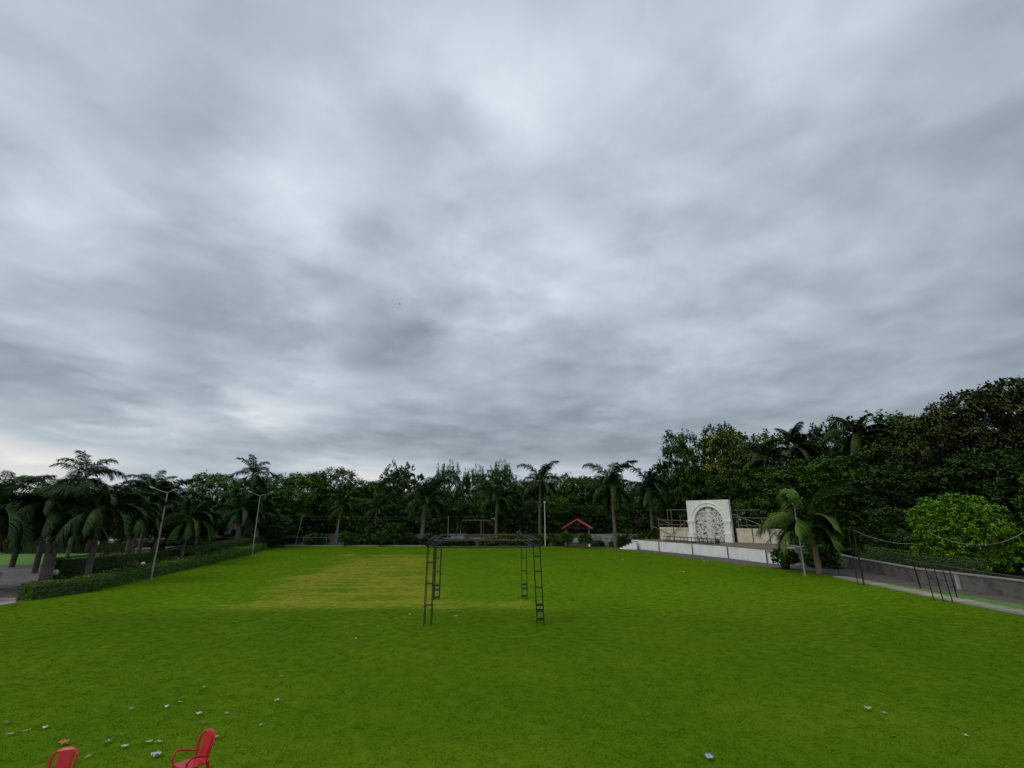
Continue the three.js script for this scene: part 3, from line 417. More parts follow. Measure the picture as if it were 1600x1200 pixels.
// ------------------------------------------------------------------ red chairs
function chair(x, d, turn, label) {
  const o = thing('plastic_chair', label, 'chair', x, 0.03, d, turn, 'red plastic chairs'); o.scale.setScalar(.93); const bend = (g, f) => { const p = g.attributes.position; for (let k = 0; k < p.count; k++) { const q = f(p.getX(k), p.getY(k), p.getZ(k)); p.setXYZ(k, ...q); } g.computeVertexNormals(); return g; };
  const W = .235, H0 = .40, H1 = .86, sh = new THREE.Shape(); sh.moveTo(-.19, H0); sh.lineTo(-W, .66); sh.bezierCurveTo(-W, .80, -.16, H1, 0, H1); sh.bezierCurveTo(.16, H1, W, .80, W, .66); sh.lineTo(.19, H0); sh.lineTo(-.19, H0);
  for (const s of [-1, 1]) { const h = new THREE.Path(); h.moveTo(s * .115, H0 + .03); h.lineTo(s * .165, H0 + .03); h.lineTo(s * .198, .66); h.bezierCurveTo(s * .198, .76, s * .16, .80, s * .125, .81); h.bezierCurveTo(s * .145, .7, s * .10, .6, s * .115, H0 + .03); sh.holes.push(h); }
  const g = new THREE.ExtrudeGeometry(sh, { depth: .016, bevelEnabled: true, bevelSize: .006, bevelThickness: .006, bevelSegments: 2, curveSegments: 10 });
  mesh('backrest', bend(g, (x, y, z) => [x, y, z - .21 - (y - H0) * .24 + x * x * 1.0]), M.red, o);
  const seat = new RoundedBoxGeometry(.43, .026, .43, 2, .012); mesh('seat', bend(seat.translate(0, .415, 0), (x, y, z) => [x * (1 + z * .25), y + z * .05 - (.03 - x * x * .5), z]), M.red, o);
  for (const s of [-1, 1]) {
    const l1 = new MB().tube([V(s * .2, .41, .19), V(s * .235, 0, .24)], [.03, .022], 8).put('leg', M.red, o), l2 = new MB().tube([V(s * .19, .41, -.2), V(s * .225, 0, -.27)], [.03, .022], 8).put('leg', M.red, o);
    new MB().tube([V(s * .205, .50, -.21), V(s * .245, .545, -.08), V(s * .262, .60, .08), V(s * .262, .60, .16), V(s * .25, .53, .215), V(s * .225, .40, .2)], [.014, .018, .022, .022, .02, .018], 8).put('armrest', M.red, o);
  }
}
chair(-7.36, 8.95, .04, 'red plastic chair with its back to the lawn, in the bottom left corner'); chair(-5.56, 9.68, -.52, 'red plastic chair turned sideways, right of the other red chair');

// ------------------------------------------------------------------ litter on the lawn
{
  const mk = (seed, w, l, fold) => { const r = rng(seed), b = new MB(), n = 3; const P = (i, j) => V((i / n - .5) * w, .012 + fold * Math.abs(Math.sin(i * 1.9 + j * 1.3 + seed)) + r() * .012, (j / n - .5) * l * (.8 + .3 * r())); const g = []; for (let i = 0; i <= n; i++) { g.push([]); for (let j = 0; j <= n; j++) g[i].push(P(i, j)); } for (let i = 0; i < n; i++) for (let j = 0; j < n; j++) b.quad(g[i][j], g[i][j + 1], g[i + 1][j + 1], g[i + 1][j]); return b.geo(); };
  const gs = [mk(1, .09, .12, .035), mk(2, .12, .07, .02), mk(3, .03, .14, .01), mk(4, .14, .15, .06)];
  const cs = { white: std([.62, .63, .62], .7), cream: std([.42, .36, .24], .8), pink: std([.40, .26, .22], .8), brown: std([.24, .16, .10], .9), green: std([.45, .50, .28], .8), orange: std([.55, .22, .07], .7), blue: std([.38, .45, .62], .6) };
  const r = rng(51);
  const far = 'small white paper scrap on the distant lawn', near = 'small scrap of pale litter in the lower left of the lawn';
  const L = [[-11.42, 12.39, 'brown', 0, 'brown dry leaf scrap at the left edge of the picture'], [-10.75, 11.8, 'cream', 1], [-10.58, 11.99, 'green', 2, 'thin green sliver near the left edge of the lawn'], [-10.3, 12.12, 'white', 0], [-9.2, 11.35, 'orange', 3, 'orange and green wrapper just above the left red chair'], [-8.22, 10.8, 'cream', 1], [-8.36, 11.44, 'pink', 0, 'pinkish crumpled scrap between the two red chairs'], [-7.84, 11.22, 'white', 0], [-8.33, 11.83, 'cream', 2, 'thin cream sliver between the two red chairs'], [-9.23, 13.2, 'pink', 0, 'pinkish paper scrap left of the middle of the lower left litter'], [-7.49, 11.42, 'green', 0, 'pale green crumpled scrap left of the sideways chair'], [-7.3, 11.44, 'cream', 1], [-6.94, 10.85, 'blue', 3, 'pale blue plastic scrap left of the sideways chair'], [-10.18, 15.46, 'brown', 1], [-8.46, 13.32, 'white', 0], [-8.35, 13.65, 'green', 2], [-7.4, 12.89, 'white', 0], [-6.95, 12.39, 'brown', 1, 'brown scrap just above the sideways red chair'], [-8.41, 14.71, 'orange', 0, 'orange scrap, topmost orange piece on the lower left lawn'], [-6.77, 12.93, 'cream', 1], [-6.26, 11.65, 'blue', 1, 'bluish white card right of the sideways red chair'], [-5.61, 12.29, 'white', 2, 'thin curled white strip right of the sideways red chair'], [-5.96, 13.74, 'white', 0, 'white cup-like scrap right of the lower left litter'], [-6.74, 15.63, 'pink', 1, 'brownish pink scrap farthest up among the lower left litter'],
    [-12.74, 29.68, 'white', 0, 'white paper scrap on the dry grass left of the truss frame'], [-4.9, 24.84, 'white', 0, 'white paper scrap just left of the front left truss leg'], [-5.31, 23.95, 'cream', 1, far], [-5.72, 22.23, 'cream', 1, far], [-2.64, 24.39, 'white', 0, 'white paper scrap on the grass inside the truss frame'], [-5.99, 20.14, 'white', 1, far], [8.62, 13.16, 'cream', 3, 'cream crumpled wrapper on the lower right lawn'], [8.84, 12.95, 'cream', 1, 'small cream scrap beside the cream wrapper on the lower right lawn'], [3.8, 10.75, 'blue', 3, 'crumpled pale blue plastic at the bottom edge of the lawn'], [9.66, 11.74, 'green', 1, 'tiny green scrap at the lower right of the lawn'], [12.15, 55.28, 'white', 3, far], [9.65, 61.62, 'white', 3, far], [16.91, 53.7, 'white', 3, far], [14.64, 43.29, 'white', 3, far], [20.45, 53.7, 'white', 3, far], [19.45, 37.75, 'cream', 3, 'cream wrapper on the lawn in front of the right-hand palm'], [22.88, 49.49, 'white', 3, far]];
  for (const [x, d, c, k, label] of L) { const m = solo('litter', gs[k], cs[c], label || near, 'litter', x, .03, d, r() * 6.28, 'scraps of litter on the lawn'); if (d > 20) m.scale.setScalar(1.2); }
}
// bird
{
  const o = thing('bird', 'small dark bird gliding high in the cloudy sky', 'bird', -31, 61.4, 120, .4); const b = new MB(); b.tube([V(-.28, 0, 0), V(-.1, .02, 0), V(.12, .02, 0), V(.3, 0, 0)], [.02, .07, .06, .015], 6); b.put('body', M.dark, o); for (const s of [-1, 1]) { const w = new MB(); w.quad(V(-.08, .03, s * .05), V(.1, .03, s * .05), V(.02, .22, s * .38), V(-.06, .22, s * .36)); w.quad(V(-.06, .22, s * .36), V(.02, .22, s * .38), V(-.14, .2, s * .72), V(-.15, .2, s * .7)); w.put('wing', M.dark, o); } o.rotation.set(.5, .4, .5);
}

// ------------------------------------------------------------------ plants
const PAL = {
  dark: [[.028, .066, .012], [.036, .080, .014], [.046, .094, .016]], mid: [[.040, .104, .010], [.055, .130, .012], [.070, .150, .014]], bright: [[.080, .195, .010], [.105, .230, .012], [.13, .25, .016]],
  yellow: [[.055, .11, .014], [.09, .145, .016], [.17, .195, .022]], olive: [[.058, .082, .016], [.07, .096, .018], [.048, .074, .014]], vivid: [[.09, .225, .008], [.115, .26, .010], [.15, .29, .014]], blue: [[.020, .052, .022], [.028, .066, .026], [.036, .08, .03]], red: [[.05, .09, .02], [.12, .06, .025], [.18, .07, .03]],
};
const pick = (r, pal) => { const a = pal[Math.floor(r() * pal.length)], k = .8 + .4 * r(); return [a[0] * k * (.9 + .2 * r()), a[1] * k, a[2] * k]; };
function nrm(x, y, z) { const l = Math.hypot(x, y, z) || 1; return [x / l, y / l, z / l]; }
// leaves set on twig ends over the shell of a lobe
function lobe(b, r, cx, cy, cz, R, sy, twigs, per, len, wid, pal, droop = .2, up = .8) {
  for (let t = 0; t < twigs; t++) {
    const u = r() * 2 - 1, a = r() * 6.283, s = Math.sqrt(1 - u * u); let dx = s * Math.cos(a), dy = u, dz = s * Math.sin(a); if (dy < -.05 && r() < up) dy = -dy;
    const k = R * (.62 + .5 * r()), tx = cx + dx * k, ty = cy + dy * k * sy, tz = cz + dz * k, base = pick(r, pal);
    for (let j = 0; j < per; j++) {
      const [ax, ay, az] = nrm(dx * .7 + (r() - .5) * 1.7, dy * .5 - droop + (r() - .5) * 1.3, dz * .7 + (r() - .5) * 1.7), [nx, ny, nz] = nrm(dx * .35 + (r() - .5) * .9, .75 + dy * .3, dz * .35 + (r() - .5) * .9), q = .85 + .3 * r(), l = len * (.7 + .6 * r());
      b.leaf(tx + (r() - .5) * R * .36, ty + (r() - .5) * R * .3, tz + (r() - .5) * R * .36, ax, ay, az, nx, ny, nz, l, wid * (.75 + .5 * r()), [base[0] * q, base[1] * q, base[2] * q]);
    }
  }
}
// a tree kind of nominal height 12 and crown radius 5; copies are scaled
function treeKind(seed, o) {
  const r = rng(seed), crown = new MB(), wood = new MB(), limbs = new MB(), { lobes = 38, lr = 1.6, twigs = 34, per = 11, len = .34, wid = .19, pal = PAL.mid, base = .32, flat = 1, rag = .35, droop = .2, spike = 0 } = o;
  const H = 12, y0 = H * base, hc = H - y0, C = [];
  const bark = t => { const k = .8 + .4 * r(); return [.065 * k, .052 * k, .042 * k]; };
  for (let k = 0; k < lobes; k++) {
    const a = k * 2.39996 + r() * .6, v = (k + .5) / lobes, prof = Math.pow(Math.sin(Math.PI * clamp(.12 + v * .80, 0, 1)), .7), inner = r() < .25 ? .45 : .80 + .22 * r(), bump = 1 + rag * (fbm(a * 1.3 + seed, v * 4 + seed * 3, 2) - .5) * 2;
    C.push([Math.cos(a) * 5 * prof * inner * bump * .82, y0 + hc * (v * .90 + .02) * (1 + rag * .2 * (r() - .5)), Math.sin(a) * 5 * prof * inner * bump * .82, lr * (.7 + .6 * r())]);
  }
  for (const [x, y, z, R] of C) lobe(crown, r, x, y, z, R, .8 * flat, twigs, per, len, wid, pal, droop);
  if (spike) for (let k = 0; k < spike; k++) { const c = C[Math.floor(C.length * (.45 + .55 * r()))], h = 1.0 + 1.4 * r(), lx = (r() - .5) * .9, lz = (r() - .5) * .9; limbs.bar(V(c[0], c[1], c[2]), V(c[0] + lx, c[1] + c[3] * .6 + h, c[2] + lz), .035, .012, 4, [.06, .05, .035]); for (let j = 0; j < 9; j++) { const f = .3 + .7 * j / 9; lobe(crown, r, c[0] + lx * f, c[1] + (c[3] * .6 + h) * f, c[2] + lz * f, .22, 1, 3, 3, len * .8, wid * .8, pal, droop); } }
  const top = V((r() - .5) * .8, y0 + hc * .55, (r() - .5) * .8), bk = bark();
  wood.tube([V(0, -.1, 0), V(.1, y0 * .5, -.06), V(top.x * .4, y0, top.z * .4), top], [.36, .26, .22, .08], 8, bk);
  for (let k = 0; k < C.length; k += 2) { const [x, y, z] = C[k], s = .15 + .75 * r() * .8, st = V(top.x * s * .7, y0 * .8 + (top.y - y0 * .8) * s, top.z * s * .7); limbs.tube([st, V(st.x + (x - st.x) * .5, st.y + (y - st.y) * .35, st.z + (z - st.z) * .5), V(x, y, z)], [.12, .07, .025], 5, bk); }
  return { crown: crown.geo(), trunk: wood.geo(), limbs: limbs.geo() };
}
const KIND = {
  broadA: treeKind(101, { pal: PAL.mid }), broadB: treeKind(102, { pal: PAL.dark, lobes: 40, lr: 1.65 }), broadC: treeKind(103, { pal: PAL.mid, flat: .7, lobes: 42, lr: 1.45, rag: .5 }), brightA: treeKind(104, { pal: PAL.bright.concat(PAL.mid), lobes: 42, lr: 1.5, flat: .75, len: .32, rag: .3 }),
  sparse: treeKind(105, { pal: PAL.dark, lobes: 42, lr: 1.0, twigs: 14, per: 10, len: .42, wid: .26, base: .42, rag: .7 }), spiky: treeKind(106, { pal: PAL.mid, lobes: 60, lr: 1.15, twigs: 16, per: 11, len: .36, wid: .17, spike: 40, rag: .5 }),
  yellow: treeKind(107, { pal: PAL.yellow, lobes: 40, lr: 1.4, twigs: 32, len: .32, wid: .18, rag: .3 }), big: treeKind(108, { pal: PAL.olive, lobes: 50, lr: 1.4, twigs: 32, per: 11, len: .30, wid: .15, base: .22, flat: .55, rag: .5 }), large: treeKind(109, { pal: PAL.dark.concat(PAL.mid), lobes: 34, lr: 1.4, twigs: 24, per: 9, len: .46, wid: .28, rag: .6, droop: .4 }), low: treeKind(110, { pal: PAL.mid, lobes: 46, lr: 1.55, twigs: 30, per: 10, len: .36, wid: .18, base: .06, droop: .35, flat: .6, rag: .5 }), lowDark: treeKind(111, { pal: PAL.dark, lobes: 46, lr: 1.55, twigs: 28, per: 10, len: .36, wid: .18, base: .04, droop: .3, flat: .6, rag: .5 }),
};
const TURN = rng(60);
function tree(kind, x, d, top, R, label, cat = 'tree', group, name = 'tree') {
  const K = KIND[kind], o = thing(name, label, cat, x, 0, d, TURN() * 6.283, group); mesh('trunk', K.trunk, M.bark, o); mesh('limbs', K.limbs, M.bark, o); mesh('crown', K.crown, M.leafy, o); o.scale.set(R / 5, top / 12, R / 5); return o;
}
const GB = 'trees along the far side of the lawn', GR_ = 'trees behind the stage and right wall', GL = 'trees on the left behind the palms';
for (const [k, x, d, t, R, l] of [
  ['brightA', -55.5, 90, 12.6, 6, 'feathery bright green tree behind the farther street lamp, left of the raised palm'], ['broadC', -49.5, 93, 11.9, 5.5, 'green tree directly behind the farther street lamp head'], ['broadA', -51, 103, 13.0, 5.5, 'green tree between the raised left palm and the wide rounded crowns'],
  ['brightA', -44.5, 104, 14.0, 7, 'wide rounded light green tree, left of the twin rounded crowns'], ['broadA', -37.5, 104, 14.2, 6.5, 'wide rounded green tree, right of the twin rounded crowns'], ['broadC', -31, 108, 12.6, 5, 'lower green tree right of the twin rounded crowns'], ['sparse', -27.5, 112, 14.6, 5, 'thin open crowned tree with sky showing through, left of the branching dark tree'], ['sparse', -23.2, 101, 15.3, 4.6, 'dark branching tree with round leaf tufts left of the big palm with dead fronds'],
  ['spiky', -14.0, 104, 14.6, 4.6, 'twiggy tree just right of the big palm with dead fronds'], ['spiky', -8.2, 106, 13.9, 4.8, 'twiggy tree midway between the two big palms above the truss frame'], ['spiky', -2.6, 102, 14.6, 5.2, 'twiggy tree behind the palm above the right part of the truss frame'], ['broadB', 2.5, 108, 12.2, 5, 'dark tree low between the middle palm and the bare-trunked palm'], ['broadA', 11.2, 108, 13.5, 5, 'green tree behind the gazebo, left one'], ['broadC', 15.4, 106, 13.4, 5.5, 'green tree behind the gazebo, right one'],
  ['brightA', 21.6, 106, 13.6, 4.5, 'bright green tree peeping between the two palms left of the stage'], ['broadB', 31, 99, 13.0, 6, 'dark tree behind the left end of the stage scaffold'], ['broadB', -20, 116, 12.5, 6, 'dark tree deep behind the big palm with dead fronds'], ['broadB', 6.8, 116, 12.8, 6, 'dark tree deep behind the bare-trunked palm'], ['broadB', 20.5, 114, 12.8, 6, 'dark tree deep behind the palm nearest the gazebo'],
]) tree(k, x, d, t, R, l, 'tree', GB);
{ const r = rng(66); for (let k = 0; k < 17; k++) tree(k % 2 ? 'broadB' : 'broadA', -70 + k * 7.0 + (r() - .5) * 2, 124 + r() * 6, (k < 3 ? 8.5 : 10.2) + 3.0 * r(), 5.5 + r(), 'dark tree in the deepest row of the far wood', 'tree', 'deepest row of the far wood'); }
for (const [k, x, d, t, R, l] of [
  ['broadC', -76, 74, 7.0, 5, 'green tree at the far left edge behind the near palms'], ['broadB', -66, 80, 6.4, 5, 'dark tree left of the raised palm on the left'], ['broadA', -60, 78, 5.6, 4.5, 'low tree right below the raised palm on the left'], ['broadB', -47, 66, 5.6, 4.5, 'dark tree behind the nearer street lamp'], ['broadB', -49, 76, 6.8, 5, 'dark tree left of the cabin'], ['broadA', -42.5, 92, 9.5, 5, 'dark green tree right above the cabin'],
]) tree(k, x, d, t, R, l, 'tree', GL);
for (const [k, x, d, t, R, l] of [
  ['large', 28.0, 80, 18.4, 3.6, 'narrow large-leaved tree rising above the left end of the arch'], ['low', 30.5, 85, 13.0, 5.5, 'dark leafy tree at the left end of the wooded mass, behind the scaffold'], ['yellow', 36.0, 80, 18.6, 6.0, 'tree with yellow-green blossom above the carved arch'], ['sparse', 38.0, 86, 20.6, 4.6, 'open dark tree with sprigs sticking out behind the yellow-green tree'], ['large', 44.5, 86, 19.2, 6, 'dark leafy tree between the yellow-green tree and the first coconut palm'],
  ['broadB', 50.5, 80, 16.8, 6.5, 'dark tree between the two coconut palms'], ['sparse', 54.5, 82, 20.3, 5.2, 'thin crowned tall tree left of the second coconut palm'], ['large', 52.0, 68, 18.6, 6.2, 'leafy tree right of the second coconut palm'], ['broadC', 56.0, 66, 18.6, 5, 'leafy tree in the dip left of the tallest dark tree'], ['big', 49.0, 55, 17.0, 6.5, 'left shoulder of dark olive trees at the right, nearest the dip'], ['big', 53.8, 54, 19.3, 7.2, 'broad dark olive tree at the right, middle one'], ['big', 58.0, 53, 20.5, 7.4, 'tallest dark olive tree at the right edge'], ['big', 57.5, 46, 19.6, 6.5, 'dark olive tree cut by the right edge of the picture'],
  ['low', 30.5, 90, 11.0, 5, 'low leafy tree behind the cream screen left of the arch'], ['low', 33.5, 78, 11.5, 6.2, 'leafy tree right behind the top of the carved arch'], ['low', 37.2, 70.2, 12.0, 6.2, 'leafy green tree above the right end of the arch'], ['low', 40.6, 66, 12.4, 6.4, 'leafy green tree behind the right cream screen'], ['low', 43.5, 62.6, 12.8, 6.2, 'leafy green tree behind the right-hand street lamp'], ['lowDark', 43.5, 56, 11.0, 6, 'dark leafy tree behind the right-hand palm'], ['lowDark', 46.5, 54, 10.6, 6, 'dark leafy tree left of and behind the bright round tree'], ['lowDark', 47.5, 49, 11.5, 6, 'dark leafy tree directly above the bright round tree'], ['lowDark', 50, 45, 10.5, 5.5, 'dark leafy tree right of and behind the bright round tree'], ['brightA', 46.0, 41.2, 8.6, 2.6, 'small yellowish green tree at the right edge above the wall'], ['lowDark', 47, 37, 6.5, 4, 'dark bush-like tree at the right edge behind the wall'], ['lowDark', 39.5, 58, 8.5, 5, 'dark leafy tree low behind the right stage steps'], ['lowDark', 39, 50.5, 5.8, 4, 'dark low tree behind the right-hand palm trunk'], ['broadB', 63, 68, 15.5, 7, 'dark tree deep in the wood behind the middle olive tree'], ['broadB', 70, 62, 17.5, 7.5, 'dark tree deep in the wood behind the tallest olive tree'], ['broadB', 56, 78, 15.5, 7, 'dark tree deep in the wood behind the dip'], ['broadB', 44, 92, 16, 7, 'dark tree deep in the wood behind the first coconut palm'], ['broadB', 36, 92, 13.5, 6.5, 'dark tree deep in the wood behind the carved arch'], ['lowDark', 62, 38, 16, 7, 'dark tree beyond the right edge of the picture'],
]) tree(k, x, d, t, R, l, 'tree', GR_);

// understory shrubs that close the foot of the woods
{
  const r = rng(71), kinds = ['low', 'lowDark'];
  const spots = []; for (let k = 0; k < 19; k++) spots.push([-50 + k * 4.5 + (r() - .5) * 1.5, 97 + r() * 3, 7.0 + 2.4 * r(), 3.4 + r()]);
  spots.forEach(([x, d, h, R], i) => tree(i % 3 === 1 ? 'low' : 'lowDark', x, d, h, R, 'dense dark understory bush filling the foot of the far tree line', 'bush', 'understory bushes behind the boundary wall', 'understory_bush'));
  for (let k = 0; k < 15; k++) tree('lowDark', -66 + k * 7.2 + (r() - .5) * 2, 112 + r() * 4, 6.2 + 1.6 * r(), 4.8, 'dense dark understory bush deep behind the far tree line', 'bush', 'understory bushes deep in the far wood', 'understory_bush');
  const s2 = []; for (let k = 0; k < 9; k++) s2.push([-88 + k * 6 + (r() - .5) * 2, 72 + (r() - .5) * 5 + (k > 5 ? 8 : 0), 5.4 + 1.4 * r(), 4.6]);
  s2.forEach(([x, d, h, R]) => tree('lowDark', x, d, h, R, 'dense dark understory bush behind the grass verge on the left', 'bush', 'understory bushes on the left', 'understory_bush'));
  const s3 = [[36.8, 57.5, 3.6, 3.2], [35.5, 53, 3.6, 3.2], [37.2, 47, 3.4, 3], [42.5, 43.5, 4.4, 3.4], [44, 38.5, 3.6, 3], [45, 34, 3.6, 3], [43, 48.5, 4.4, 3.6], [39, 64.5, 4, 3.4], [40, 34, 1.8, 3]];
  s3.forEach(([x, d, h, R]) => tree('lowDark', x, d, h, R, 'dense dark understory bush behind the right compound wall', 'bush', 'understory bushes on the right', 'understory_bush'));
}
// the bright clipped round tree on the right
{
  const r = rng(81), o = thing('round_tree', 'bright light green round-crowned tree behind the right wall', 'tree', 36.2, 0, 40), c = new MB(), w = new MB();
  for (let k = 0; k < 135; k++) { const v = r(), a = r() * 6.283, y = 1.2 + 4.9 * v, pr = Math.sqrt(Math.max(0, 1 - Math.pow((v - .42) / .62, 2))), q = .72 + .28 * r(); lobe(c, r, Math.cos(a) * 3.35 * pr * q, y * .97, Math.sin(a) * 3.3 * pr * q, .58 + .3 * r(), .65, 13, 11, .22, .14, PAL.vivid, .05, .3); }
  w.tube([V(0, -.1, 0), V(.1, 1.2, 0), V(0, 3.5, 0)], [.28, .2, .08], 8, [.07, .055, .045]); for (let k = 0; k < 9; k++) { const a = k * .7; w.bar(V(.05, 1.2 + k * .15, 0), V(Math.cos(a) * 2.4, 2.5 + k * .25, Math.sin(a) * 2.4), .09, .03, 5, [.07, .055, .045]); }
  w.put('trunk', M.bark, o); c.put('crown', M.leafy, o);
}
// rounded bushes and shrubs
function bushGeo(seed, R, h, pal, len, wid, n, flower) { const r = rng(seed), b = new MB(); for (let k = 0; k < n; k++) { const v = r(), a = r() * 6.283, pr = Math.sqrt(Math.max(0, 1 - Math.pow((v - .4) / .64, 2))), q = .68 + .3 * r(); lobe(b, r, Math.cos(a) * R * pr * q, h * (.08 + .85 * v), Math.sin(a) * R * pr * q, R * .24, .8, 9, 8, len, wid, flower && r() < .22 ? flower : pal, .05, .4); } return b.geo(); }
const coreGeo = new THREE.SphereGeometry(.74, 14, 10); coreGeo.translate(0, .8, 0); coreGeo.scale(1, .58, 1);
const BUSH = { clip: bushGeo(201, 1, 1.6, PAL.dark, .15, .09, 90), green: bushGeo(202, 1, 1.3, PAL.mid, .22, .11, 50), croton: bushGeo(203, 1, 1.2, PAL.yellow, .24, .08, 46, PAL.red), ixora: bushGeo(204, 1, 1.3, PAL.mid, .2, .1, 50, [[.30, .09, .05], [.24, .12, .05]]), pale: bushGeo(205, 1, 1.1, [[.07, .11, .03], [.11, .14, .05], [.05, .09, .02]], .24, .09, 44, [[.4, .4, .36]]) };
const stemGeo = new MB().tube([V(0, 0, 0), V(.02, .5, 0), V(0, .9, .02)], [.05, .04, .02], 6, [.06, .05, .04]).geo();
function bush(k, x, d, R, h, label, group, y = 0) { const o = thing('shrub', label, 'shrub', x, y, d, TURN() * 6.283, group); mesh('stem', stemGeo, M.bark, o); mesh('foliage', BUSH[k], M.leafy, o); o.scale.set(R, h, R); return o; }
bush('clip', -43.2, 90, 4.2, 3.3, 'large round clipped bush at the far left corner of the lawn');
bush('clip', -34.3, 32.3, 1.1, .95, 'dark clipped bush at the left edge of the picture beside the road');
const farB = 'flowering shrubs along the far bed';
[['green', -34, 87, 1.8, 1.4], ['green', -27, 86.5, 2.0, 1.3], ['green', -24.3, 88, 2.2, 2.4], ['green', -20.5, 88.5, 2.4, 2.5], ['clip', -18, 86, 2, .9], ['clip', -14, 86, 2.2, .8]].forEach(([k, x, d, R, h], i) => bush(k, x, d, R, h, ['low green shrub at the foot of the first far palm from the left', 'low green shrub between the first two far palms', 'light green shrub tuft just left of the second far palm', 'light green shrub tuft just right of the second far palm', 'low clipped shrub left of the big palm with dead fronds', 'low clipped shrub right of the big palm with dead fronds'][i], farB));
[['clip', -13.4, 90.5, 2, 1.8, 'rounded dark shrub between the big palm with dead fronds and the pale pole'], ['croton', -1.2, 85.2, 1.4, 1.5, 'yellow-green shrub just right of the crossbar pole'], ['green', 1.2, 85.6, 1.6, 1.4, 'green shrub at the foot of the palm right of the crossbar pole'], ['croton', 3.2, 86, 1.3, 1.2, 'yellowish shrub left of the slender white pole'], ['ixora', 4.3, 84.6, 1.1, 1.3, 'reddish flowering shrub left against the slender white pole'], ['ixora', 7.0, 84.6, 1.4, 1.3, 'reddish green shrub right of the slender white pole'], ['croton', 8.6, 84.0, 1.3, 1.4, 'yellow-green shrub left of the gazebo'], ['green', -4.2, 84.5, 1.6, .8, 'low dark green shrub below the crossbar pole'], ['clip', -8, 84.6, 1.7, .7, 'low clipped shrub in front of the pale parapet'], ['clip', -11.5, 84.6, 1.7, .7, 'low clipped shrub at the foot of the pale pole'], ['green', 14.2, 82.3, 1.0, .7, 'small green plant right of the gazebo'], ['green', 16.5, 81.0, .9, .6, 'small green plant at the foot of the palm left of the stage'], ['green', 18.8, 83.0, 1.3, 1.3, 'green plant behind the left stage steps'], ['green', 21.7, 80.4, 1.6, 1.9, 'leafy plant beside the left scaffold foot'], ['pale', 20.2, 82, 1.2, 1.5, 'pale leafy plant below the palm left of the scaffold']].forEach(([k, x, d, R, h, l]) => bush(k, x, d, R, h, l, farB));
function standard(x, d, label) { const o = thing('topiary_tree', label, 'topiary', x, 0, d, TURN() * 6, 'small standard trees by the gazebo'); new MB().tube([V(0, 0, 0), V(.03, .7, 0), V(0, 1.4, 0)], [.09, .08, .05], 7, [.03, .025, .02]).put('stem', M.bark, o); const f = mesh('crown', BUSH.green, M.leafy, o); f.position.y = .75; f.scale.set(1.05, 1.05, 1.05); }
standard(11.3, 77.2, 'small round-headed tree on a dark stem in front of the gazebo'); standard(8.8, 80, 'small round-headed tree on a dark stem at the left gazebo post'); standard(-27.9, 83.2, 'small round-headed tree at the far kerb, right of the first far palm'); standard(-21.9, 83.0, 'small round-headed tree at the far kerb, right of the second far palm');
// potted shrub at the right stage steps
{ const p = [[0, 0], [.34, 0], [.42, .5], [.46, .62], [.4, .62], [.36, .5], [0, .48]].map(([a, b]) => new THREE.Vector2(a, b)); const o = thing('potted_shrub', 'leafy dark shrub in a black tub at the right stage steps', 'potted plant', 25.0, .022, 46.2); mesh('tub', new THREE.LatheGeometry(p, 18), M.dark, o); const f = mesh('foliage', BUSH.green, M.leafy, o); f.position.y = .45; f.scale.set(1.05, .9, 1.05); }
bush('green', 29.6, 48.0, 1.5, 1.4, 'leafy vine shrub over the right stage steps', null);

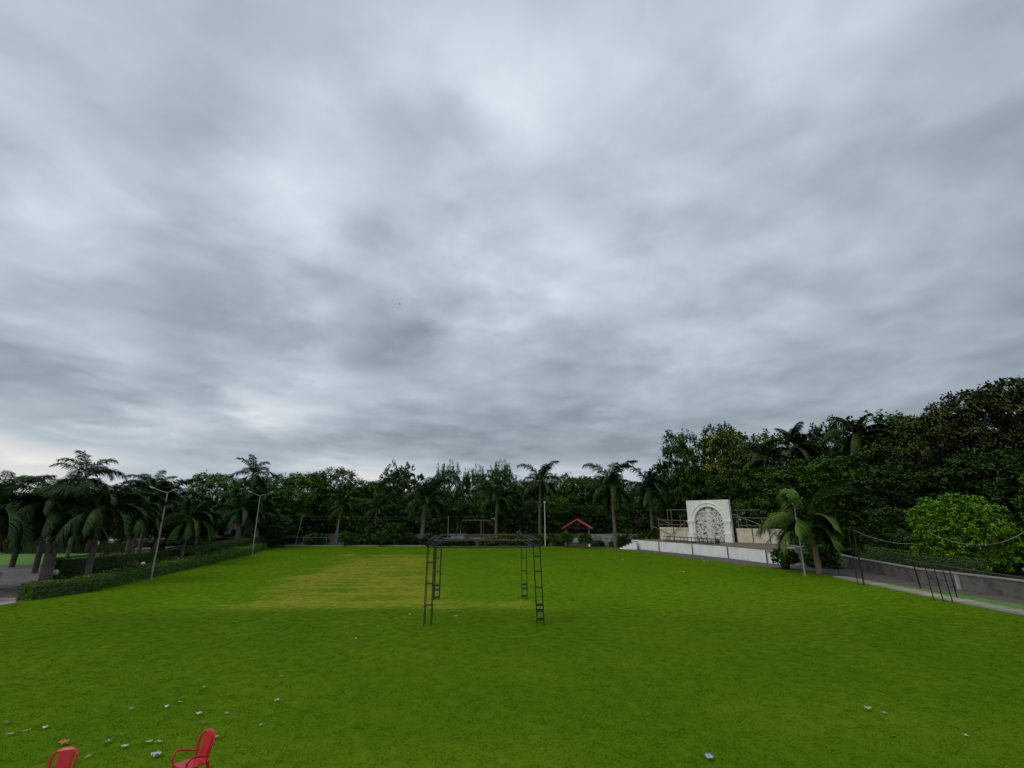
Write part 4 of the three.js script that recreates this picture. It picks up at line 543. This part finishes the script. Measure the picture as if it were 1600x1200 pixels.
// hedges
function hedge(name, pts, w, h, seed, label, pal, per, len, round = .12) {
  const r = rng(seed), b = new MB(), c = new MB(), [ox, od] = pts[0], o = thing(name, label, 'hedge', ox, 0, od);
  for (let k = 0; k + 1 < pts.length; k++) {
    const [x0, d0] = pts[k], [x1, d1] = pts[k + 1], l = Math.hypot(x1 - x0, d1 - d0), ux = (x1 - x0) / l, ud = (d1 - d0) / l, nx = -ud, nd = ux, a = Math.atan2(d1 - d0, x1 - x0);
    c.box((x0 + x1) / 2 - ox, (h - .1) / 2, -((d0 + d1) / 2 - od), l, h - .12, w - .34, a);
    const n = Math.round(l * per);
    for (let i = 0; i < n; i++) {
      const s = (r() * 1.0) * (l + .5) - .25, wx = x0 + ux * s, wd = d0 + ud * s, hh = h + .14 * (fbm(wx * .8, wd * .8, 3) - .5) * 2, per_ = hh * 2 + w, q = r() * per_; let off, y, N;
      const jut = (fbm(wx * 1.7 + 9, wd * 1.7 + q, 3) - .4) * .16 + r() * .06;
      if (q < hh) { off = -w / 2 - jut; y = q; N = [-nx, .25, -nd]; } else if (q < hh + w) { off = q - hh - w / 2; y = hh + jut * .8; N = [0, 1, 0]; } else { off = w / 2 + jut; y = q - hh - w; N = [nx, .25, nd]; }
      const [ax, ay, az] = nrm(N[0] * .6 + (r() - .5) * 1.4, N[1] * .5 + (r() - .3) * 1.0, -N[2] * .6 + (r() - .5) * 1.4), [mx, my, mz] = nrm(N[0] * .6 + (r() - .5) * .8, .5 + N[1] * .5, -N[2] * .6 + (r() - .5) * .8), col = pick(r, pal);
      b.leaf(wx + nx * off - ox, y, -(wd + nd * off - od), ax, ay, az, mx, my, mz, len * (.7 + .6 * r()), len * .6, col);
    }
  }
  const end = (k, s) => { const [x, d] = pts[k], [x2, d2] = pts[k + s], l = Math.hypot(x2 - x, d2 - d), ux = (x - x2) / l, ud = (d - d2) / l; for (let i = 0; i < per * w * .9; i++) { const off = (r() - .5) * w, y = r() * h, j = .05 + r() * .08; const [ax, ay, az] = nrm(ux * .6 + (r() - .5), r() - .3, -ud * .6 + (r() - .5)), [mx, my, mz] = nrm(ux * .6 + (r() - .5) * .8, .6, -ud * .6); b.leaf(x + ux * j - ud * off - ox, y, -(d + ud * j + ux * off - od), ax, ay, az, mx, my, mz, len, len * .6, pick(r, pal)); } }; end(0, 1); end(pts.length - 1, -1);
  b.put('foliage', M.leafy, o); c.put('inner_growth', M.core, o);
}
const hedgePal = PAL.mid.concat(PAL.bright.slice(0, 1)), youngPal = PAL.mid.concat(PAL.bright);
hedge('hedge', [[-27.75, 29.4], [-27.1, 32.6], [-28.8, 40], [-31.0, 51], [-34.2, 65], [-39.6, 80.5]], 1.0, .82, 301, 'long low clipped hedge along the left edge of the lawn', youngPal, 1100, .085);
hedge('hedge', [[-33.4, 37.2], [-32.9, 41], [-32.9, 45], [-33.4, 50], [-34.8, 57], [-38, 73], [-40.5, 84]], .9, 1.62, 302, 'taller dark hedge standing behind the low clipped hedge', PAL.dark.concat(PAL.mid), 1200, .10);
hedge('hedge', [[-28.9, 26.2], [-29.4, 28.2], [-31.5, 29.2]], 1.0, .8, 303, 'short piece of clipped hedge cut by the left edge of the picture', youngPal, 1100, .085);
hedge('hedge', [[31.5, 34], [32.3, 40], [33.8, 46], [35.5, 51]], 1.0, 1.75, 304, 'clipped hedge behind the right compound wall', PAL.mid, 520, .12);
hedge('hedge', [[-42, 70], [-52, 68], [-66, 66]], 1.6, 1.4, 305, 'dark hedge at the back of the left grass verge', PAL.dark, 420, .16);
{ const r = rng(91), ks = ['croton', 'pale', 'green', 'croton', 'pale', 'ixora']; for (let k = 0; k < 22; k++) { const f = k / 22, d = 36 + f * 40, xl = -33.2 - (d > 50 ? (d - 50) * .22 : 0), xf = -27.9 - (d > 40 ? (d - 40) * .27 : 0), x = xf - .9 + (xl - xf + 1.6) * (.15 + .75 * r()); const kk = ks[Math.floor(r() * 6)]; bush(kk, x, d, .55 + .3 * r(), .5 + .35 * r(), { croton: 'small yellow-leaved croton shrub in the bed between the left hedges', pale: 'small pale flowering shrub in the bed between the left hedges', green: 'small plain green shrub in the bed between the left hedges', ixora: 'small red-flowered shrub in the bed between the left hedges' }[kk], 'garden shrubs between the hedges'); } }

// ------------------------------------------------------------------ palms
function frondGeo(seed, L, th0, bendA, o = {}) {
  const r = rng(seed), b = new MB(), { n = 46, ll = .78, w = .055, col = [.028, .068, .018], plumose = .6, hang = .5, twist = 0 } = o, pts = [], S = 14; let y = 0, z = 0;
  for (let k = 0; k <= S; k++) { pts.push(V(twist * Math.pow(k / S, 2) * L * .2, y, z)); const th = th0 - bendA * Math.pow((k + .5) / S, 1.5); y += Math.sin(th) * L / S; z += Math.cos(th) * L / S; }
  b.tube(pts, pts.map((_, k) => .05 * (1 - k / S) + .008), 4, [col[0] * 1.7, col[1] * 1.5, col[2] * 1.4]);
  const at = s => { const f = s * S, i = Math.min(S - 1, Math.floor(f)); return [pts[i].clone().lerp(pts[i + 1], f - i), pts[i + 1].clone().sub(pts[i]).normalize()]; };
  for (let k = 0; k < n; k++) {
    const s = .14 + .86 * (k + .3 * r()) / n, [p, t] = at(Math.min(s, .999)), len = ll * (.35 + .9 * Math.sin(Math.PI * Math.min(1, .18 + s * .78))) * (.85 + .3 * r()), upn = V(1, 0, 0).cross(t).multiplyScalar(-1).normalize();
    for (const sd of [-1, 1]) {
      const e = (r() - .45) * plumose, dir = V(sd, 0, 0).multiplyScalar(Math.cos(e)).add(upn.clone().multiplyScalar(Math.sin(e))).add(t.clone().multiplyScalar(.55 + .5 * s)).normalize(), m = p.clone().add(dir.clone().multiplyScalar(len * .5)); m.y -= hang * len * .10; const tip = p.clone().add(dir.clone().multiplyScalar(len * .92)); tip.y -= hang * len * (.45 + .3 * r());
      const wv = t.clone().multiplyScalar(w * .5), q = .75 + .5 * r(), c = [col[0] * q, col[1] * q, col[2] * q], nn = dir.clone().cross(t).normalize(); if (nn.y < 0) nn.negate();
      const i = b.v(p.x - wv.x * .6, p.y - wv.y * .6, p.z - wv.z * .6, nn.x, nn.y, nn.z, c); b.v(p.x + wv.x * .6, p.y + wv.y * .6, p.z + wv.z * .6, nn.x, nn.y, nn.z, c); b.v(m.x - wv.x, m.y - wv.y, m.z - wv.z, nn.x, nn.y, nn.z, c); b.v(m.x + wv.x, m.y + wv.y, m.z + wv.z, nn.x, nn.y, nn.z, c); b.v(tip.x, tip.y, tip.z, nn.x, nn.y, nn.z, c);
      b.i.push(i, i + 1, i + 3, i, i + 3, i + 2, i + 2, i + 3, i + 4);
    }
  }
  return b.geo();
}
const D2R = Math.PI / 180;
function frondSet(seed, o) { return { up: [0, 1].map(k => frondGeo(seed + k, 1 * o.L, 76 * D2R, (78 + 24 * k) * D2R, { ...o, twist: k ? .5 : -.4 })), arch: [0, 1, 2].map(k => frondGeo(seed + 10 + k, o.L, (58 - 6 * k) * D2R, (92 + 14 * k) * D2R, { ...o, twist: (k - 1) * .5 })), out: [0, 1, 2].map(k => frondGeo(seed + 20 + k, o.L, (28 - 12 * k) * D2R, (88 + 10 * k) * D2R, { ...o, twist: (1 - k) * .5 })), down: [0, 1].map(k => frondGeo(seed + 30 + k, o.L * .92, (-8 - 14 * k) * D2R, 66 * D2R, { ...o, hang: .8 })) }; }
const FR = { near: frondSet(420, { L: 4.4, col: [.046, .094, .032], n: 84, w: .06, ll: .85, plumose: 1.2, hang: .8 }), royal: frondSet(400, { L: 4.5, col: [.038, .086, .026], n: 58, w: .10, ll: .9, plumose: 1.3, hang: .75 }), green: frondSet(450, { L: 3.9, col: [.040, .092, .018], n: 52, w: .09, ll: .85, plumose: .9, hang: .7 }), coco: frondSet(500, { L: 4.6, col: [.044, .076, .018], n: 56, w: .10, plumose: .3, hang: 1.0, ll: .95 }), fan: frondSet(550, { L: 3.9, col: [.095, .175, .028], n: 84, plumose: .5, hang: .8, ll: 1.15, w: .06 }) };
const DEAD = frondGeo(600, 2.6, -45 * D2R, 40 * D2R, { col: [.20, .14, .08], n: 26, ll: .5, hang: 1 });
const YOUNG = frondGeo(601, 3.4, 20 * D2R, 95 * D2R, { col: [.12, .13, .03], n: 40, ll: .7, hang: .8 });
function palm(x, d, trunkH, shaft, lean, rBase, set, nf, scale, label, o = {}) {
  const P = thing('palm_tree', label, 'palm', x, 0, d, 0, o.group || 'palms'), r = rng(Math.round(Math.abs(x * 131 + d * 17))), [lx, lz] = lean, pts = [], rs = [], cs = [], n = 22, tc = o.trunk || [.125, .105, .09];
  for (let k = 0; k <= n; k++) { const f = k / n, ring = k % 2 ? .985 : 1.02, q = .82 + .3 * r(), band = o.band && f > .84 ? o.band : tc; pts.push(V(lx * f * f, trunkH * f - (k ? 0 : .05), lz * f * f)); rs.push(rBase * .72 * (1.15 - .42 * f + .12 * Math.sin(f * 3.1)) * ring); cs.push([band[0] * q, band[1] * q, band[2] * q]); }
  new MB().tube(pts, rs, 10, cs).put('trunk', M.bark, P);
  const top = V(lx, trunkH, lz), dirx = lx * 2 / Math.max(trunkH, 1), sc = o.shaft || [.085, .135, .03], sp = [0, .15, .5, 1].map(f => V(lx + dirx * shaft * f, trunkH + shaft * f, lz)); new MB().tube(sp, [rBase * .80, rBase * .88, rBase * .62, rBase * .34], 9, sc).put('crownshaft', M.bark, P);
  const S = FR[set], c = sp[3].clone(); c.y -= .1;
  const put = (g, az, s, mat = M.leafy, dy = 0) => { const m = mesh('frond', g, mat, P); m.position.set(c.x, c.y + dy, c.z); m.rotation.y = az; m.scale.setScalar(s); return m; };
  for (let k = 0; k < nf; k++) { const az = k * 2.39996 + r() * .5, f = k / nf, list = f < .2 ? S.up : f < .5 ? S.arch : f < .82 || set === 'fan' || set === 'near' ? S.out : S.down; put(list[Math.floor(r() * list.length)], az, scale * (.88 + .24 * r()) * (f < .2 ? o.tall || (set === 'near' ? .86 : set === 'royal' && x > -30 ? 1.22 : 1) : 1), M.leafy, f < .2 ? .1 : 0); }
  for (const [az, dead] of o.extra || []) { const m = put(dead === 2 ? YOUNG : DEAD, az, scale * (dead === 2 ? 1 : .8), M.leafy, dead === 2 ? 0 : -shaft * .8); if (dead !== 2) m.userData.label = 'dry brown hanging frond'; }
  return P;
}
const orange = [.22, .105, .05];
// far row, left to right
palm(-30.4, 86, 3.9, 2.6, [.2, 0], .34, 'green', 12, .95, 'first far palm from the left, thin trunk with green shaft beside a thin pole', { extra: [[2.2, 2]] });
palm(-24.6, 88.5, 4.4, 1.8, [.1, 0], .24, 'green', 11, .85, 'second far palm from the left, small with slender trunk', { extra: [[.4, 2]] });
palm(-15.9, 88, 6.1, 1.5, [.2, 0], .42, 'royal', 17, 1.15, 'big far palm with dry hanging fronds and thick grey trunk left above the truss frame', { extra: [[1.4, 1], [-.5, 1], [2.4, 2]], trunk: [.17, .145, .125] });
palm(-2.9, 90, 6.1, 1.7, [.1, 0], .36, 'royal', 15, 1.05, 'far palm with spreading lower fronds above the right part of the truss frame', { extra: [[-1.2, 2], [1.1, 2]], band: [.18, .13, .07] });
palm(5.0, 89.5, 9.1, 1.7, [.15, 0], .30, 'royal', 18, 1.02, 'far palm with orange band on its bare trunk, beside the slender white pole', { band: orange });
palm(16.6, 80, 7.0, 2.3, [-.15, 0], .34, 'royal', 18, 1.12, 'tall palm with orange-banded trunk left of the stage steps', { band: orange, tall: 1.35 });
palm(22.9, 80.8, 6.9, 2.2, [0, 0], .36, 'royal', 19, 1.15, 'palm with green shaft right behind the left end of the stage', {});
// left side
palm(-53.1, 60, 8.0, 1.3, [-.08, 0], .26, 'royal', 13, 1.02, 'tall palm standing out against the sky on the left', {});
palm(-43.4, 80, 10.0, 1.5, [.2, 0], .28, 'royal', 12, .95, 'raised palm against the sky above the farther street lamp', {});
palm(-37.2, 50, 5.6, 1.2, [.08, 0], .25, 'near', 20, 0.87, 'palm behind the nearer street lamp head', { extra: [[.8, 1], [-.4, 2], [1.8, 1]] });
palm(-32.5, 35.4, 3.9, 1.1, [-.08, 0], .42, 'near', 26, 1.0, 'near palm with thick leaning grey trunk at the left end of the hedge', { trunk: [.15, .125, .105], extra: [[2.0, 1], [.9, 1], [-1.0, 1]] });
palm(-29.6, 35.4, 3.9, 1.1, [0, 0], .24, 'near', 25, .96, 'near palm growing out of the low hedge left of the nearer street lamp', { extra: [[1.0, 2], [.2, 1], [1.9, 1]], trunk: [.10, .082, .07] });
palm(-34.9, 33.0, 3.9, 1.1, [.08, 0], .34, 'near', 26, 1.0, 'near palm cut by the left edge of the picture', { extra: [[.2, 1], [1.1, 1], [2, 1]], trunk: [.09, .072, .06] });
palm(-47.5, 48, 3.6, 1.0, [-.08, 0], .28, 'near', 22, 1.06, 'palm behind the road on the far left', { trunk: [.07, .06, .05], extra: [[.3, 1], [1.3, 1], [-.8, 1]] });
palm(-40.5, 43, 4.3, 1.0, [0, 0], .26, 'near', 22, 1.01, 'palm behind the globe lamps on the left', { trunk: [.07, .06, .05], extra: [[2.6, 2], [.4, 1], [1.2, 1]] });
palm(-32.6, 49.5, 2.5, 1.8, [.08, 0], .24, 'green', 14, .92, 'short palm with yellow-green shaft behind the tall hedge, right of the nearer street lamp', { extra: [[-.6, 2], [.8, 2]], shaft: [.13, .15, .03] });
palm(-34.8, 55, 2.6, 1.9, [-.08, 0], .2, 'green', 13, .9, 'short slim palm with bright green shaft behind the tall hedge', { extra: [[2.4, 1]], shaft: [.11, .18, .03] });
palm(-35.2, 46.5, 3.6, 1.3, [0, 0], .22, 'green', 13, .9, 'palm with yellowing low fronds left of the nearer street lamp', { extra: [[1.2, 2], [-2.2, 2], [0, 2]] });
palm(-39.8, 72, 4.3, 1.3, [.08, 0], .38, 'royal', 15, 1.0, 'palm with pale thick trunk left of the farther street lamp', { trunk: [.19, .165, .14], extra: [[1.7, 1], [-1, 1]] });
palm(-38.6, 75, 4.4, 1.4, [-.08, 0], .4, 'royal', 15, 1.0, 'palm with pale thick trunk right behind the farther street lamp', { trunk: [.19, .165, .14], extra: [[.7, 1]] });
palm(-45.5, 64, 5.2, 1.2, [0, 0], .28, 'royal', 22, 1.06, 'palm between the two left street lamps', { extra: [[.9, 1]] });
palm(-43, 56, 4.6, 1.2, [.08, 0], .26, 'near', 21, 1.01, 'palm behind the white wall on the left', { extra: [[.5, 2], [-.6, 1], [1.4, 1]] });
// right side
palm(25.65, 42.3, 2.3, 1.5, [-.15, 0], .30, 'fan', 18, 1.08, 'leafy light green palm with pinkish ringed trunk at the right end of the stage', { trunk: [.24, .15, .12], shaft: [.17, .12, .045], extra: [[1.2, 2]], tall: 1.3 });
palm(43.2, 73, 14.3, .8, [.3, 0], .22, 'coco', 15, 1.05, 'coconut palm rising out of the woods, left one of two', { shaft: [.08, .08, .03] });
palm(46.6, 63.5, 14.3, .8, [-.2, 0], .22, 'coco', 15, 1.0, 'coconut palm rising out of the woods, right one of two', { shaft: [.08, .08, .03] });
palm(36.8, 70, 12.2, .7, [.2, 0], .2, 'coco', 13, .9, 'coconut palm half hidden right of the yellow-green tree', { shaft: [.08, .08, .03] });

renderer.render(scene, camera);
